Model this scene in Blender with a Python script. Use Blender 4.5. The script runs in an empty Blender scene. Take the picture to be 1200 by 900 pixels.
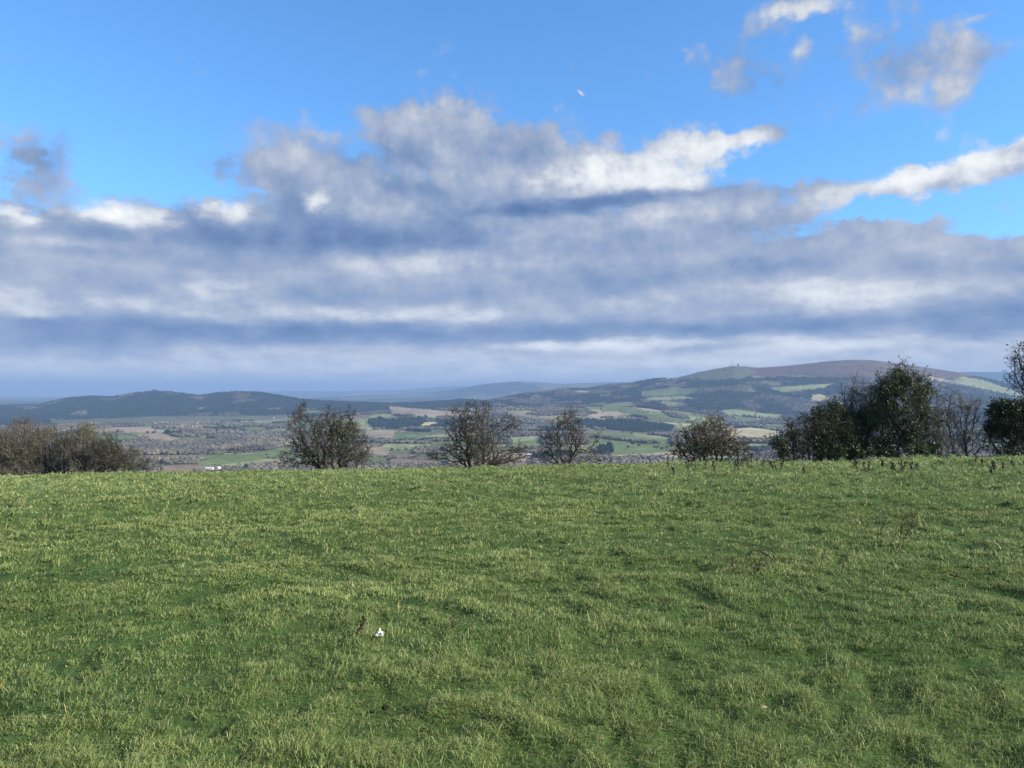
import bpy, bmesh, math, random
import numpy as np
from mathutils import Vector, Matrix

# ---------------------------------------------------------------- camera, sky, sun, exposure
sc = bpy.context.scene
F = 906.0            # focal length in pixels of a 1200 px wide picture
HY = 462.0           # row of the true horizon in that picture
EYE = 1.6
cam_d = bpy.data.cameras.new('camera'); cam = bpy.data.objects.new('camera', cam_d)
sc.collection.objects.link(cam); sc.camera = cam
cam_d.sensor_width = 36.0; cam_d.lens = 36.0*F/1200.0
cam_d.clip_start = 0.05; cam_d.clip_end = 120000
cam.location = (0, 0, EYE)
cam.rotation_euler = (math.radians(90)+math.atan((HY-450)/F), 0, 0)

sc.view_settings.view_transform = 'Standard'
sc.view_settings.look = 'None'
sc.view_settings.exposure = 0.95
sc.view_settings.gamma = 1.0
sc.view_settings.use_curve_mapping = False

SUN_AZ, SUN_EL = 104.0, 27.0      # degrees right of the view direction (+Y), and above the horizon
sun_d = bpy.data.lights.new('sun', 'SUN'); sun = bpy.data.objects.new('sun', sun_d)
sc.collection.objects.link(sun)
sun_d.energy = 5.0; sun_d.angle = math.radians(0.53); sun_d.color = (1.0, 0.90, 0.74)
sd = Vector((math.sin(math.radians(SUN_AZ))*math.cos(math.radians(SUN_EL)),
             math.cos(math.radians(SUN_AZ))*math.cos(math.radians(SUN_EL)), math.sin(math.radians(SUN_EL))))
sun.rotation_euler = sd.to_track_quat('Z', 'Y').to_euler()
sun.location = (60, 20, 60)

world = bpy.data.worlds.new("World"); sc.world = world; world.use_nodes = True
def build_world():
    nt = world.node_tree; nt.nodes.clear(); N = nt.nodes; L = nt.links
    def new(t, **kw):
        n = N.new(t)
        for k, v in kw.items(): setattr(n, k, v)
        return n
    def setin(n, i, v):
        if v is None: return
        if hasattr(v, 'links') or isinstance(v, bpy.types.NodeSocket): L.new(v, n.inputs[i])
        else: n.inputs[i].default_value = v
    def math_(op, a, b=None, c=None, clamp=False):
        n = new('ShaderNodeMath', operation=op, use_clamp=clamp)
        setin(n, 0, a); setin(n, 1, b); setin(n, 2, c); return n.outputs[0]
    def vmath(op, a, b=None):
        n = new('ShaderNodeVectorMath', operation=op); setin(n, 0, a); setin(n, 1, b); return n
    def comb(x, y, z=0.0):
        n = new('ShaderNodeCombineXYZ'); setin(n, 0, x); setin(n, 1, y); setin(n, 2, z); return n.outputs[0]
    def noise(vec, scale, detail=6, rough=0.55, off=(0, 0, 0), color=False):
        m = new('ShaderNodeMapping'); L.new(vec, m.inputs[0])
        m.inputs['Location'].default_value = off
        m.inputs['Scale'].default_value = scale if isinstance(scale, tuple) else (scale,)*3
        n = new('ShaderNodeTexNoise'); n.noise_dimensions = '3D'
        L.new(m.outputs[0], n.inputs['Vector']); n.inputs['Scale'].default_value = 1
        n.inputs['Detail'].default_value = detail; n.inputs['Roughness'].default_value = rough
        return n.outputs['Color'] if color else n.outputs[0]
    def mrange(v, a, b, c=0.0, d=1.0, it='SMOOTHSTEP'):
        n = new('ShaderNodeMapRange', interpolation_type=it)
        setin(n, 0, v)
        for i, q in zip((1, 2, 3, 4), (a, b, c, d)): setin(n, i, q)
        return n.outputs[0]
    tc = new('ShaderNodeTexCoord')
    sep = new('ShaderNodeSeparateXYZ'); L.new(tc.outputs['Generated'], sep.inputs[0])
    az = math_('MULTIPLY', math_('ARCTAN2', sep.outputs[0], sep.outputs[1]), 10.0)
    el = math_('MULTIPLY', math_('ARCSINE', sep.outputs[2]), 10.0)
    P = comb(az, el)
    def centre(v):   # colour noise -> signed vector
        return vmath('SUBTRACT', v, (0.5, 0.5, 0.5)).outputs[0]
    def scale(v, s):
        return vmath('MULTIPLY', v, s).outputs[0]
    w1 = scale(centre(noise(P, (0.8, 1.6, 1), 1, 0.5, (3, 7, 1), True)), (1.5, 0.45, 0))
    w2 = scale(centre(noise(P, (3.4, 5.6, 1), 4, 0.62, (9, 2, 4), True)), (0.62, 0.40, 0))
    W = vmath('ADD', vmath('ADD', P, w1).outputs[0], w2).outputs[0]
    def conv(X, Y):
        a = math.atan((X-600)/F); e = math.atan((HY-Y)/F*math.cos(a)); return a*10, e*10
    def blobs(lst, vec):
        acc = None
        for (X, Y, rx, ry, amp, *rot) in lst:
            m = new('ShaderNodeMapping', vector_type='TEXTURE'); L.new(vec, m.inputs[0])
            a, e = conv(X, Y)
            m.inputs['Location'].default_value = (a, e, 0)
            m.inputs['Rotation'].default_value = (0, 0, math.radians(rot[0] if rot else 0))
            ca = math.cos(a/10)
            m.inputs['Scale'].default_value = (rx/F*10*ca*ca, ry/F*10*ca, 1)
            g = new('ShaderNodeTexGradient', gradient_type='SPHERICAL'); L.new(m.outputs[0], g.inputs[0])
            r = mrange(g.outputs[1], 0.0, 1.0, 0.0, amp)
            acc = r if acc is None else math_('ADD', acc, r)
        return acc
    # ---- how much cloud covers a direction
    dens = [
        (300, 330, 620, 140, 2.2), (900, 345, 620, 120, 2.2), (-300, 330, 700, 120, 1.8), (1500, 345, 600, 110, 1.8),
        (0, 285, 220, 55, 1.2), (250, 285, 260, 62, 1.2), (470, 275, 230, 90, 1.3), (700, 270, 260, 75, 1.4),
        (350, 195, 125, 80, 1.6), (520, 190, 160, 115, 2.0), (630, 195, 90, 70, 0.8), (470, 150, 60, 50, 0.55), (560, 145, 70, 48, 0.6), (660, 185, 80, 60, 0.6),
        (760, 195, 200, 46, 1.7, 6), (850, 167, 110, 18, 0.9, -3), (720, 170, 120, 22, 0.5, 10), (700, 215, 160, 40, 1.0),
        (850, 240, 150, 40, 1.3), (1020, 220, 190, 30, 1.5, 8), (1150, 192, 180, 40, 1.6, 12), (1300, 165, 200, 50, 1.2, 10),
        (1020, 300, 260, 50, 1.0), (600, 440, 1500, 75, 1.5), (-500, 440, 900, 75, 1.2), (1700, 440, 900, 75, 1.2),
        (1060, 252, 120, 20, -0.9, 6), (1180, 262, 110, 26, -1.4, 4), (1010, 262, 60, 14, -0.5),
        (35, 190, 95, 52, 1.0), (95, 155, 70, 30, 0.5), (215, 188, 80, 34, 0.42), (10, 67, 70, 9, 0.3),
        (880, 85, 105, 95, 1.05, 20), (1045, 62, 145, 85, 1.10, 10), (1125, 85, 80, 105, 0.85), (1070, 110, 140, 80, 0.30),
        (950, 8, 100, 22, 1.2), (1180, 3, 60, 12, 0.8), (980, 160, 55, 12, 0.28), (1120, 158, 40, 16, 0.32),
        (300, 235, 60, 20, -0.3), (190, 215, 120, 22, -0.6), (460, 200, 70, 12, -0.35),
        (-350, 150, 260, 60, 0.9), (-700, 260, 400, 120, 1.5), (1600, 200, 400, 70, 1.0), (1900, 100, 300, 90, 0.8),
    ]
    D = blobs(dens, W)
    Pn = comb(az, math_('MULTIPLY', math_('SQRT', math_('MAXIMUM', el, 0.02)), 3.3))
    nf = noise(Pn, 0.75, 8, 0.57, (1.3, 4.4, 2.2))
    nf2 = noise(Pn, 2.4, 6, 0.60, (5.3, 1.4, 8.2))
    # unseen broken cloud added overhead and behind the camera to whiten the sky light
    D = math_('ADD', D, math_('ADD', mrange(el, 5.6, 8.0, 0.0, 0.85), mrange(math_('ABSOLUTE', az), 8.5, 13.0, 0.0, 0.9)))
    n_ = math_('MULTIPLY_ADD', math_('SUBTRACT', nf, 0.5), 1.3, math_('MULTIPLY', math_('SUBTRACT', nf2, 0.5), 0.55))
    vo = new('ShaderNodeTexVoronoi', feature='SMOOTH_F1'); vo.inputs['Scale'].default_value = 2.3; vo.inputs['Smoothness'].default_value = 0.35
    vo.inputs['Detail'].default_value = 2.0; vo.inputs['Roughness'].default_value = 0.55
    L.new(vmath('ADD', P, scale(w2, (0.5, 0.5, 0))).outputs[0], vo.inputs['Vector'])
    puff = math_('MULTIPLY', math_('SUBTRACT', 0.60, vo.outputs['Distance']), mrange(el, 1.2, 2.4, 0.15, 1.0))
    n_ = math_('MULTIPLY_ADD', puff, 0.9, n_)
    # the deck elsewhere round the horizon (behind and beside the camera)
    Dn = math_('ADD', D, n_)
    alpha = mrange(Dn, 0.00, 1.0, 0.0, 1.0)
    # contrail
    # ---- how bright the cloud is there
    bri = [
        # white sunlit tops
        (15, 252, 45, 20, 0.9), (125, 250, 75, 20, 0.95), (185, 250, 40, 14, 0.6), (258, 246, 42, 20, 0.95), (371, 236, 34, 15, 0.75, 22),
        (770, 186, 190, 44, 0.72, 6), (800, 210, 120, 15, 0.50), (700, 196, 120, 14, 0.2, 14), (850, 168, 90, 14, 0.4, -3), (690, 208, 90, 24, 0.35),
        (1020, 218, 160, 24, 0.72, 8), (1150, 187, 150, 34, 0.74, 12), (1070, 232, 90, 14, 0.4),
        (520, 305, 85, 26, 0.50), (430, 312, 90, 16, 0.25), (8, 350, 75, 26, 0.48), (30, 366, 70, 14, 0.35), (235, 340, 50, 15, 0.34), (275, 332, 35, 10, 0.3),
        (540, 372, 70, 22, 0.34), (420, 366, 240, 13, 0.45), (150, 358, 140, 16, 0.3), (270, 372, 110, 12, 0.2),
        (960, 343, 75, 28, 0.46), (760, 356, 70, 20, 0.32), (880, 335, 160, 22, 0.16), (1050, 338, 160, 22, 0.4), (1010, 350, 90, 18, 0.25),
        (690, 403, 170, 9, 0.85, 0), (700, 410, 110, 8, 0.35), (980, 403, 130, 12, 0.5, -2), (880, 412, 110, 9, 0.25),
        (600, 442, 1700, 50, 0.62), (930, 404, 170, 12, 0.3), (60, 435, 130, 16, 0.28), (300, 430, 200, 12, 0.16), (480, 447, 170, 8, 0.3), (820, 426, 160, 9, 0.22), (1150, 405, 120, 9, 0.1),
        (475, 128, 50, 26, 0.22), (550, 135, 60, 24, 0.22), (375, 150, 55, 24, 0.20), (500, 205, 60, 16, 0.28), (330, 185, 60, 50, 0.08),
        (950, 8, 90, 20, 0.45), (1125, 85, 70, 85, 0.26), (1050, 60, 140, 80, 0.12), (1110, 158, 60, 25, 0.3), (1180, 5, 60, 20, 0.3),
        (60, 285, 130, 14, 0.22), (690, 262, 170, 20, 0.22), (790, 250, 110, 20, 0.3), (640, 305, 120, 22, 0.12), (1090, 300, 140, 26, 0.12),
        # dark bases
        (330, 284, 350, 24, -0.27), (450, 274, 190, 28, -0.27), (200, 303, 200, 14, -0.16), (690, 238, 180, 11, -0.40, 4), (600, 245, 80, 18, -0.2),
        (300, 391, 440, 22, -0.50), (60, 405, 260, 20, -0.35), (640, 385, 260, 18, -0.32), (1150, 368, 190, 30, -0.36), (900, 382, 260, 14, -0.3),
        (840, 408, 140, 9, -0.25), (1150, 388, 150, 14, -0.25), (720, 330, 170, 24, -0.16), (870, 315, 230, 20, -0.18), (450, 345, 180, 16, -0.14),
        (30, 192, 90, 50, -0.25), (95, 158, 60, 30, -0.2), (215, 188, 70, 34, -0.2), (120, 330, 160, 20, -0.12), (350, 215, 110, 30, -0.06),
    ]
    w3 = scale(centre(noise(P, (1.2, 3.0, 1), 4, 0.62, (1, 5, 9), True)), (1.1, 0.30, 0))
    W2 = vmath('ADD', P, w3).outputs[0]
    bri = [(b[0], b[1], b[2]*1.08, b[3]*1.12, b[4]*(1.45 if b[4] < 0 else 0.92), *b[5:]) for b in bri]
    B0 = blobs(bri, W2)
    B = math_('MULTIPLY', B0, math_('MULTIPLY_ADD', nf2, 1.9, -0.05))
    # relief: cloud density here against the density a little towards the sun
    Pl = vmath('ADD', Pn, (0.22, 0.30, 0)).outputs[0]
    nl = noise(Pl, 0.75, 8, 0.57, (1.3, 4.4, 2.2))
    rel = math_('MULTIPLY', math_('SUBTRACT', nf, nl), 1.15)
    Pl2 = vmath('ADD', Pn, (0.07, 0.10, 0)).outputs[0]
    nl2 = noise(Pl2, 2.4, 6, 0.60, (5.3, 1.4, 8.2))
    rel2 = math_('MULTIPLY', math_('SUBTRACT', nf2, nl2), 0.42)
    fade = mrange(el, 0.0, 1.1, 0.25, 1.0)     # relief gets finer and weaker towards the horizon
    base = math_('MULTIPLY_ADD', mrange(el, 0.5, 2.2), -0.05, 0.66)
    ctr = blobs([(681, 107, 10, 3, 0.8, -38), (16, 66, 55, 5, 0.18, 2)], P)
    Bs = math_('MULTIPLY_ADD', puff, 0.30, math_('ADD', base, ctr))
    Bs = math_('ADD', Bs, -0.05)
    Bs = math_('ADD', Bs, math_('ADD', B, math_('MULTIPLY', math_('ADD', rel, rel2), fade)))
    ramp = new('ShaderNodeValToRGB'); cr = ramp.color_ramp; cr.interpolation = 'LINEAR'
    stops = [(0.0, (0.075, 0.145, 0.310)), (0.13, (0.120, 0.200, 0.390)), (0.28, (0.205, 0.290, 0.465)), (0.40, (0.325, 0.390, 0.535)), (0.51, (0.450, 0.495, 0.598)),
             (0.62, (0.62, 0.652, 0.708)), (0.76, (0.79, 0.815, 0.835)), (1.0, (1.0, 1.0, 0.97))]
    cr.elements[0].position = 0; cr.elements[1].position = 1
    for p, c in stops[1:-1]: cr.elements.new(p)
    for e, (p, c) in zip(cr.elements, stops): e.position = p; e.color = (*c, 1)
    L.new(mrange(Bs, -0.22, 1.60, 0.0, 1.0, 'LINEAR'), ramp.inputs[0])
    sky = new('ShaderNodeTexSky', sky_type='NISHITA')
    sky.sun_disc = False; sky.sun_elevation = math.radians(SUN_EL); sky.sun_rotation = math.radians(SUN_AZ)
    sky.altitude = 250; sky.air_density = 1.0; sky.dust_density = 0.6; sky.ozone_density = 2.0
    tint = new('ShaderNodeMix', data_type='RGBA', blend_type='MULTIPLY'); tint.inputs[0].default_value = 1
    L.new(sky.outputs[0], tint.inputs[6]); tint.inputs[7].default_value = (0.64, 1.12, 1.52, 1)
    bg1 = new('ShaderNodeBackground'); L.new(tint.outputs[2], bg1.inputs[0]); bg1.inputs[1].default_value = 0.092
    bg2 = new('ShaderNodeBackground'); L.new(ramp.outputs[0], bg2.inputs[0]); bg2.inputs[1].default_value = 0.58
    # faint contrail
    a2 = math_('MAXIMUM', alpha, ctr)
    mx = new('ShaderNodeMixShader'); L.new(a2, mx.inputs[0]); L.new(bg1.outputs[0], mx.inputs[1]); L.new(bg2.outputs[0], mx.inputs[2])
    out = new('ShaderNodeOutputWorld'); L.new(mx.outputs[0], out.inputs[0])
build_world()
world.cycles.sampling_method = 'NONE'

cy = sc.cycles
cy.max_bounces = 5; cy.diffuse_bounces = 2; cy.glossy_bounces = 1; cy.transmission_bounces = 2
cy.volume_bounces = 1; cy.transparent_max_bounces = 8
cy.caustics_reflective = False; cy.caustics_refractive = False

# ---------------------------------------------------------------- helpers
RNG = np.random.default_rng(7)
def link(o): sc.collection.objects.link(o); return o
def tag(o, label=None, cat=None, group=None, kind=None):
    if label: o['label'] = label
    if cat: o['category'] = cat
    if group: o['group'] = group
    if kind: o['kind'] = kind
    return o
def empty(name, loc):
    o = bpy.data.objects.new(name, None); o.location = loc; o.empty_display_size = 0.2
    return link(o)
def mesh_obj(name, V, Fc, mat, col=None, parent=None, smooth=False):
    """V (n,3); Fc: (m,3) or (m,4) int array, or a list of such arrays; col (n,3) point colours; V is in world space"""
    V = np.asarray(V, dtype=np.float32)
    if parent is not None: V = V - np.array(parent.matrix_basis.translation, dtype=np.float32)
    if not isinstance(Fc, list): Fc = [Fc]
    Fc = [np.asarray(f, dtype=np.int32) for f in Fc if len(f)]
    me = bpy.data.meshes.new(name)
    me.vertices.add(len(V)); me.vertices.foreach_set('co', V.ravel())
    li = np.concatenate([f.ravel() for f in Fc]); tot = np.concatenate([np.full(len(f), f.shape[1], np.int32) for f in Fc])
    st = np.concatenate([[0], np.cumsum(tot)[:-1]]).astype(np.int32)
    me.loops.add(len(li)); me.loops.foreach_set('vertex_index', li)
    me.polygons.add(len(tot)); me.polygons.foreach_set('loop_start', st)
    me.polygons.foreach_set('use_smooth', np.full(len(tot), smooth, dtype=bool))
    if col is not None:
        a = me.attributes.new('col', 'FLOAT_COLOR', 'POINT')
        c = np.ones((len(V), 4), np.float32); c[:, :3] = col; a.data.foreach_set('color', c.ravel())
    me.update(calc_edges=True)
    if mat: me.materials.append(mat)
    o = bpy.data.objects.new(name, me); link(o)
    if parent is not None: o.parent = parent
    return o

def hash2(ix, iy, seed):
    h = (ix.astype(np.int64)*374761393 + iy.astype(np.int64)*668265263 + seed*2147483647 + 1013904223) & 0xFFFFFFFF
    h = ((h ^ (h >> 13))*1274126177) & 0xFFFFFFFF
    h = ((h ^ (h >> 16))*2246822519) & 0xFFFFFFFF
    return ((h ^ (h >> 15)) & 0xFFFFFF)/float(0xFFFFFF)
def vnoise(x, y, seed=0):
    x = np.asarray(x, float); y = np.asarray(y, float)
    ix = np.floor(x); iy = np.floor(y); fx = x-ix; fy = y-iy
    ux = fx*fx*fx*(fx*(fx*6-15)+10); uy = fy*fy*fy*(fy*(fy*6-15)+10)
    a = hash2(ix, iy, seed); b = hash2(ix+1, iy, seed); c = hash2(ix, iy+1, seed); d = hash2(ix+1, iy+1, seed)
    return a+(b-a)*ux+(c-a)*uy+(a-b-c+d)*ux*uy
def fbm(x, y, seed=0, octv=4, gain=0.5):
    s = 0; a = 1; t = 0
    for k in range(octv):
        s = s+a*(vnoise(x*2**k+17.3*k, y*2**k+9.1*k, seed+k)-0.5); t += a; a *= gain
    return s/t*2            # about -1..1
def sstep(a, b, x):
    t = np.clip((x-a)/(b-a), 0, 1); return t*t*(3-2*t)
def voronoi(x, y, seed):
    ix = np.floor(x); iy = np.floor(y)
    f1 = np.full(x.shape, 9.0); f2 = np.full(x.shape, 9.0); idv = np.zeros(x.shape)
    for dx in (-1, 0, 1):
        for dy in (-1, 0, 1):
            cx = ix+dx; cyy = iy+dy
            px = cx+0.15+0.7*hash2(cx, cyy, seed); py = cyy+0.15+0.7*hash2(cx, cyy, seed+1)
            d = np.hypot(px-x, py-y); h = hash2(cx, cyy, seed+2)
            near = d < f1
            f2 = np.where(near, f1, np.minimum(f2, d)); idv = np.where(near, h, idv); f1 = np.where(near, d, f1)
    return f1, f2, idv

# ---------------------------------------------------------------- materials
def mat_attr(name, rough=0.9, transl=0.0, var=0.0, vscale=1.0, spec=0.15, bump=0.0):
    """base colour from the mesh's own 'col' attribute, broken up by a noise in object space"""
    m = bpy.data.materials.new(name); m.use_nodes = True; nt = m.node_tree; N = nt.nodes; L = nt.links
    b = N['Principled BSDF']; b.inputs['Roughness'].default_value = rough; b.inputs['Specular IOR Level'].default_value = spec
    a = N.new('ShaderNodeAttribute'); a.attribute_name = 'col'
    c = a.outputs['Color']
    if var > 0:
        t = N.new('ShaderNodeTexCoord'); n = N.new('ShaderNodeTexNoise'); n.inputs['Scale'].default_value = vscale; n.inputs['Detail'].default_value = 4
        L.new(t.outputs['Object'], n.inputs['Vector'])
        r = N.new('ShaderNodeMapRange'); L.new(n.outputs[0], r.inputs[0])
        r.inputs[1].default_value = 0.3; r.inputs[2].default_value = 0.7; r.inputs[3].default_value = 1-var; r.inputs[4].default_value = 1+var
        x = N.new('ShaderNodeVectorMath'); x.operation = 'SCALE'; L.new(c, x.inputs[0]); L.new(r.outputs[0], x.inputs['Scale']); c = x.outputs[0]
        if bump > 0:
            bp = N.new('ShaderNodeBump'); bp.inputs['Strength'].default_value = bump; L.new(n.outputs[0], bp.inputs['Height']); L.new(bp.outputs[0], b.inputs['Normal'])
    L.new(c, b.inputs['Base Color'])
    if transl > 0:
        tr = N.new('ShaderNodeBsdfTranslucent'); L.new(c, tr.inputs[0]); mx = N.new('ShaderNodeMixShader'); mx.inputs[0].default_value = transl
        L.new(b.outputs[0], mx.inputs[1]); L.new(tr.outputs[0], mx.inputs[2]); L.new(mx.outputs[0], N['Material Output'].inputs[0])
    return m
def mat_noise(name, c1, c2, scale=5, rough=0.85, spec=0.2, bump=0.0):
    m = bpy.data.materials.new(name); m.use_nodes = True; nt = m.node_tree; N = nt.nodes; L = nt.links
    b = N['Principled BSDF']; b.inputs['Roughness'].default_value = rough; b.inputs['Specular IOR Level'].default_value = spec
    t = N.new('ShaderNodeTexCoord'); n = N.new('ShaderNodeTexNoise'); n.inputs['Scale'].default_value = scale; n.inputs['Detail'].default_value = 5
    L.new(t.outputs['Object'], n.inputs['Vector'])
    r = N.new('ShaderNodeValToRGB'); L.new(n.outputs[0], r.inputs[0])
    r.color_ramp.elements[0].position = 0.35; r.color_ramp.elements[1].position = 0.65
    r.color_ramp.elements[0].color = (*c1, 1); r.color_ramp.elements[1].color = (*c2, 1)
    L.new(r.outputs[0], b.inputs['Base Color'])
    if bump > 0:
        bp = N.new('ShaderNodeBump'); bp.inputs['Strength'].default_value = bump; L.new(n.outputs[0], bp.inputs['Height']); L.new(bp.outputs[0], b.inputs['Normal'])
    return m
M_TURF = mat_attr('turf', 0.95, 0, 0.45, 45.0, 0.05, 0.6)
M_GRASS = mat_attr('grass_blades', 0.55, 0.30, 0, 1, 0.25)
M_LAND = mat_attr('land', 0.95, 0, 0.22, 0.035, 0.05)
M_WOOD = mat_attr('far_foliage', 0.95, 0.12, 0, 1, 0.05)
M_BARK = mat_noise('bark', (0.028, 0.024, 0.019), (0.075, 0.068, 0.052), 14, 0.9, 0.15, 0.3)
M_TWIG = mat_noise('twigs', (0.038, 0.036, 0.029), (0.082, 0.078, 0.062), 3, 0.85, 0.15)
M_TWIG_GREY = mat_noise('grey_twigs', (0.090, 0.084, 0.072), (0.16, 0.148, 0.125), 2, 0.85, 0.15)
M_LEAF = mat_attr('leaves', 0.5, 0.2, 0, 1, 0.35)
M_DEAD = mat_noise('dead_stalk', (0.05, 0.03, 0.022), (0.12, 0.075, 0.05), 30, 0.9, 0.1)
M_PALE = mat_noise('bleached_stick', (0.42, 0.38, 0.28), (0.6, 0.55, 0.42), 30, 0.8, 0.2)
M_DRY = mat_noise('dry_grass', (0.20, 0.17, 0.11), (0.32, 0.28, 0.18), 30, 0.85, 0.1)
M_TAN = mat_noise('tan_leaf', (0.50, 0.34, 0.17), (0.62, 0.46, 0.26), 60, 0.7, 0.2)
M_PAPER = mat_noise('white_scrap', (0.80, 0.80, 0.72), (0.9, 0.9, 0.84), 20, 0.7, 0.3)
M_SPOT = mat_noise('spot_black', (0.012, 0.010, 0.008), (0.035, 0.028, 0.02), 40, 0.95, 0.05, 0.6)
M_WALL = mat_noise('white_render', (0.58, 0.58, 0.55), (0.68, 0.68, 0.65), 0.5, 0.8)
M_STONE = mat_noise('stone_wall', (0.25, 0.23, 0.20), (0.36, 0.33, 0.29), 0.5, 0.85)
M_ROOFW = mat_noise('pale_roof', (0.46, 0.48, 0.50), (0.58, 0.60, 0.62), 0.4, 0.5, 0.4)
M_ROOF = mat_noise('slate_roof', (0.07, 0.075, 0.085), (0.12, 0.12, 0.13), 0.4, 0.6, 0.4)
M_STEEL = mat_noise('mast_steel', (0.25, 0.26, 0.28), (0.35, 0.36, 0.38), 0.5, 0.5, 0.5)

# ---------------------------------------------------------------- the lie of the land
CREST = 42.0
def field_plane(x, y):
    yy = np.maximum(y, 0)
    return -0.0195*yy+0.017*x-(1.6/CREST**2)*yy*yy*1.0
def px_az(X): return np.arctan((np.asarray(X, float)-600)/F)
def tussock(x, y):
    wx = x+0.25*fbm(x*1.3, y*1.3, 81, 2); wy = y+0.25*fbm(x*1.3+9, y*1.3, 82, 2)
    a = fbm(wx*3.2, wy*3.7, 11, 3, 0.65); b = fbm(wx*0.9, wy*1.2, 21, 2)
    return a, b
def field_z(x, y):
    r = np.hypot(x, y); a, b = tussock(x, y)
    big = 0.06*fbm(x*0.12, y*0.12, 31, 3)*sstep(3, 14, r)
    edge = 0.17*fbm(x*0.9, y*0.5, 35, 4, 0.65)*sstep(20, 36, r)*(1+0.9*sstep(4, 16, x))
    return field_plane(x, y)+(0.050+0.060*sstep(6, 25, r))*a+(0.010+0.028*sstep(10, 25, r))*b+big+edge

def crest_prof(knots):
    k = np.array(knots, float)
    def f(X): return np.interp(X, k[:, 0], k[:, 1])
    return f
HILLS = [   # distance, front width, back width, crest rows against picture column
    (3000, 900, 1100, crest_prof([(-300, 512), (-50, 506), (60, 503), (150, 501.5), (260, 504), (360, 510), (430, 520), (520, 540)])),
    (4300, 900, 900, crest_prof([(-400, 500), (250, 498), (360, 492), (420, 485), (470, 481), (540, 479), (600, 478), (700, 477), (760, 480), (850, 492), (950, 505)])),
    (6200, 1700, 2200, crest_prof([(-500, 470), (-200, 480), (-60, 477), (0, 476.5), (47, 475.5), (60, 471), (80, 467), (107, 465), (132, 466), (145, 463.5), (160, 461), (180, 459), (200, 460), (235, 464.8), (250, 461.5), (275, 459.5), (303, 460), (327, 464), (355, 469), (380, 470.5), (411, 472), (480, 473), (522, 470.5), (541, 468.5), (573, 471), (640, 480), (760, 500)])),
    (6900, 2900, 2600, crest_prof([(420, 500), (520, 480), (570, 470), (601, 464), (611, 462), (643, 458), (657, 456), (690, 455.5), (713, 452), (737, 450), (760, 445.5), (793, 443), (817, 437), (840, 432.5), (861, 429.5), (887, 431.5), (924, 429.5), (950, 426.5), (980, 423.5), (1000, 422.5), (1025, 423), (1055, 426.5), (1087, 431), (1125, 436.5), (1150, 441.5), (1175, 449), (1200, 455), (1320, 476), (1500, 486)])),
    (15000, 3500, 4000, crest_prof([(250, 474), (320, 468), (359, 466), (420, 463.5), (478, 461.5), (537, 455.5), (559, 451), (578, 448.6), (595, 447.6), (608, 446.8), (632, 447.8), (657, 450), (713, 448), (760, 449), (850, 452), (950, 456), (1050, 444), (1100, 438), (1137, 435.5), (1200, 436), (1350, 438), (1500, 450)])),
    (25000, 5000, 6000, crest_prof([(-500, 466), (0, 470), (60, 468.5), (90, 465), (180, 462), (240, 461), (300, 459), (350, 458), (397, 458.5), (478, 456.5), (513, 453.5), (546, 453), (600, 453), (700, 449.5), (760, 448), (900, 452), (1200, 449), (1500, 452)])),
]
def terrain_z(x, y):
    r = np.hypot(x, y); az = np.arctan2(x, y)
    front = sstep(-0.35, 0.45, np.cos(az))
    azc = np.clip(az, -0.9, 0.9); X = 600+F*np.tan(azc)
    side = 1-sstep(0.72, 1.25, np.abs(az))
    cosz = np.cos(azc)
    # slope below the crest
    z60 = field_plane(x/np.maximum(r, 1)*60, y/np.maximum(r, 1)*60)
    near = field_plane(x, y)
    sl = z60-0.135*(r-60)*front*cosz
    valley = -152*front-8*sstep(1500, 4000, r)*front+60*sstep(6500, 14000, r)*front
    t = sstep(700, 1350, r)
    z = np.where(r < 60, near, sl*(1-t)+valley*t)
    roll = 23*fbm(x/950+3, y/800, 51, 4, 0.45)+11*fbm(x/330, y/280, 57, 3)
    z = z+roll*sstep(700, 1500, r)*front*(1-0.5*sstep(4500, 6000, r))
    z = z+(1-front)*20*fbm(x/1500, y/1500, 61, 3)*sstep(200, 2000, r)
    for k, (D, wf, wb, prof) in enumerate(HILLS):
        cz = -(prof(X)-HY)/F*D/1.0                  # height over the eye at depth y = D*cos
        cz = cz+(2.2 if D < 8000 else 4.0)*fbm(az*D/260, az*0+k, 71+k, 3)
        rr = r*(1+0.06*fbm(az*3.0+k, az*0, 91+k, 2))
        Dr = D/cosz
        s = np.where(rr < Dr, (Dr-rr)/wf, (rr-Dr)/wb)
        g = 1-sstep(0, 1, np.clip(s, 0, 1)**0.85)
        base = z
        rough = (1-g)*g*4*(16*fbm(x/520, y/520, 101+k, 4)+6*fbm(x/170, y/170, 107+k, 2)) if D < 8000 else 0
        hz = base+(cz-base)*g*side+rough*side
        z = np.where(cz > base, np.where(hz > base, hz, base), base)
    return z
def EY(z): return z                                   # heights above are measured from the ground at the camera's feet
def pix(x, y, z):
    return 600+F*x/np.maximum(y, 1e-3), HY-F*(z-EYE)/np.maximum(y, 1e-3)
def hit(X, Y, r0=1.5, r1=40000, fz=None):
    """the point where the sight line through column X, row Y meets the ground"""
    tx = (X-600)/F; tz = -(Y-HY)/F
    y = np.geomspace(r0, r1, 6000)
    g = (fz or terrain_z)(tx*y, y)
    below = np.nonzero(g >= EYE+tz*y)[0]
    k = below[0] if len(below) else len(y)-1
    return np.array([tx*y[k], y[k], g[k]])

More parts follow.
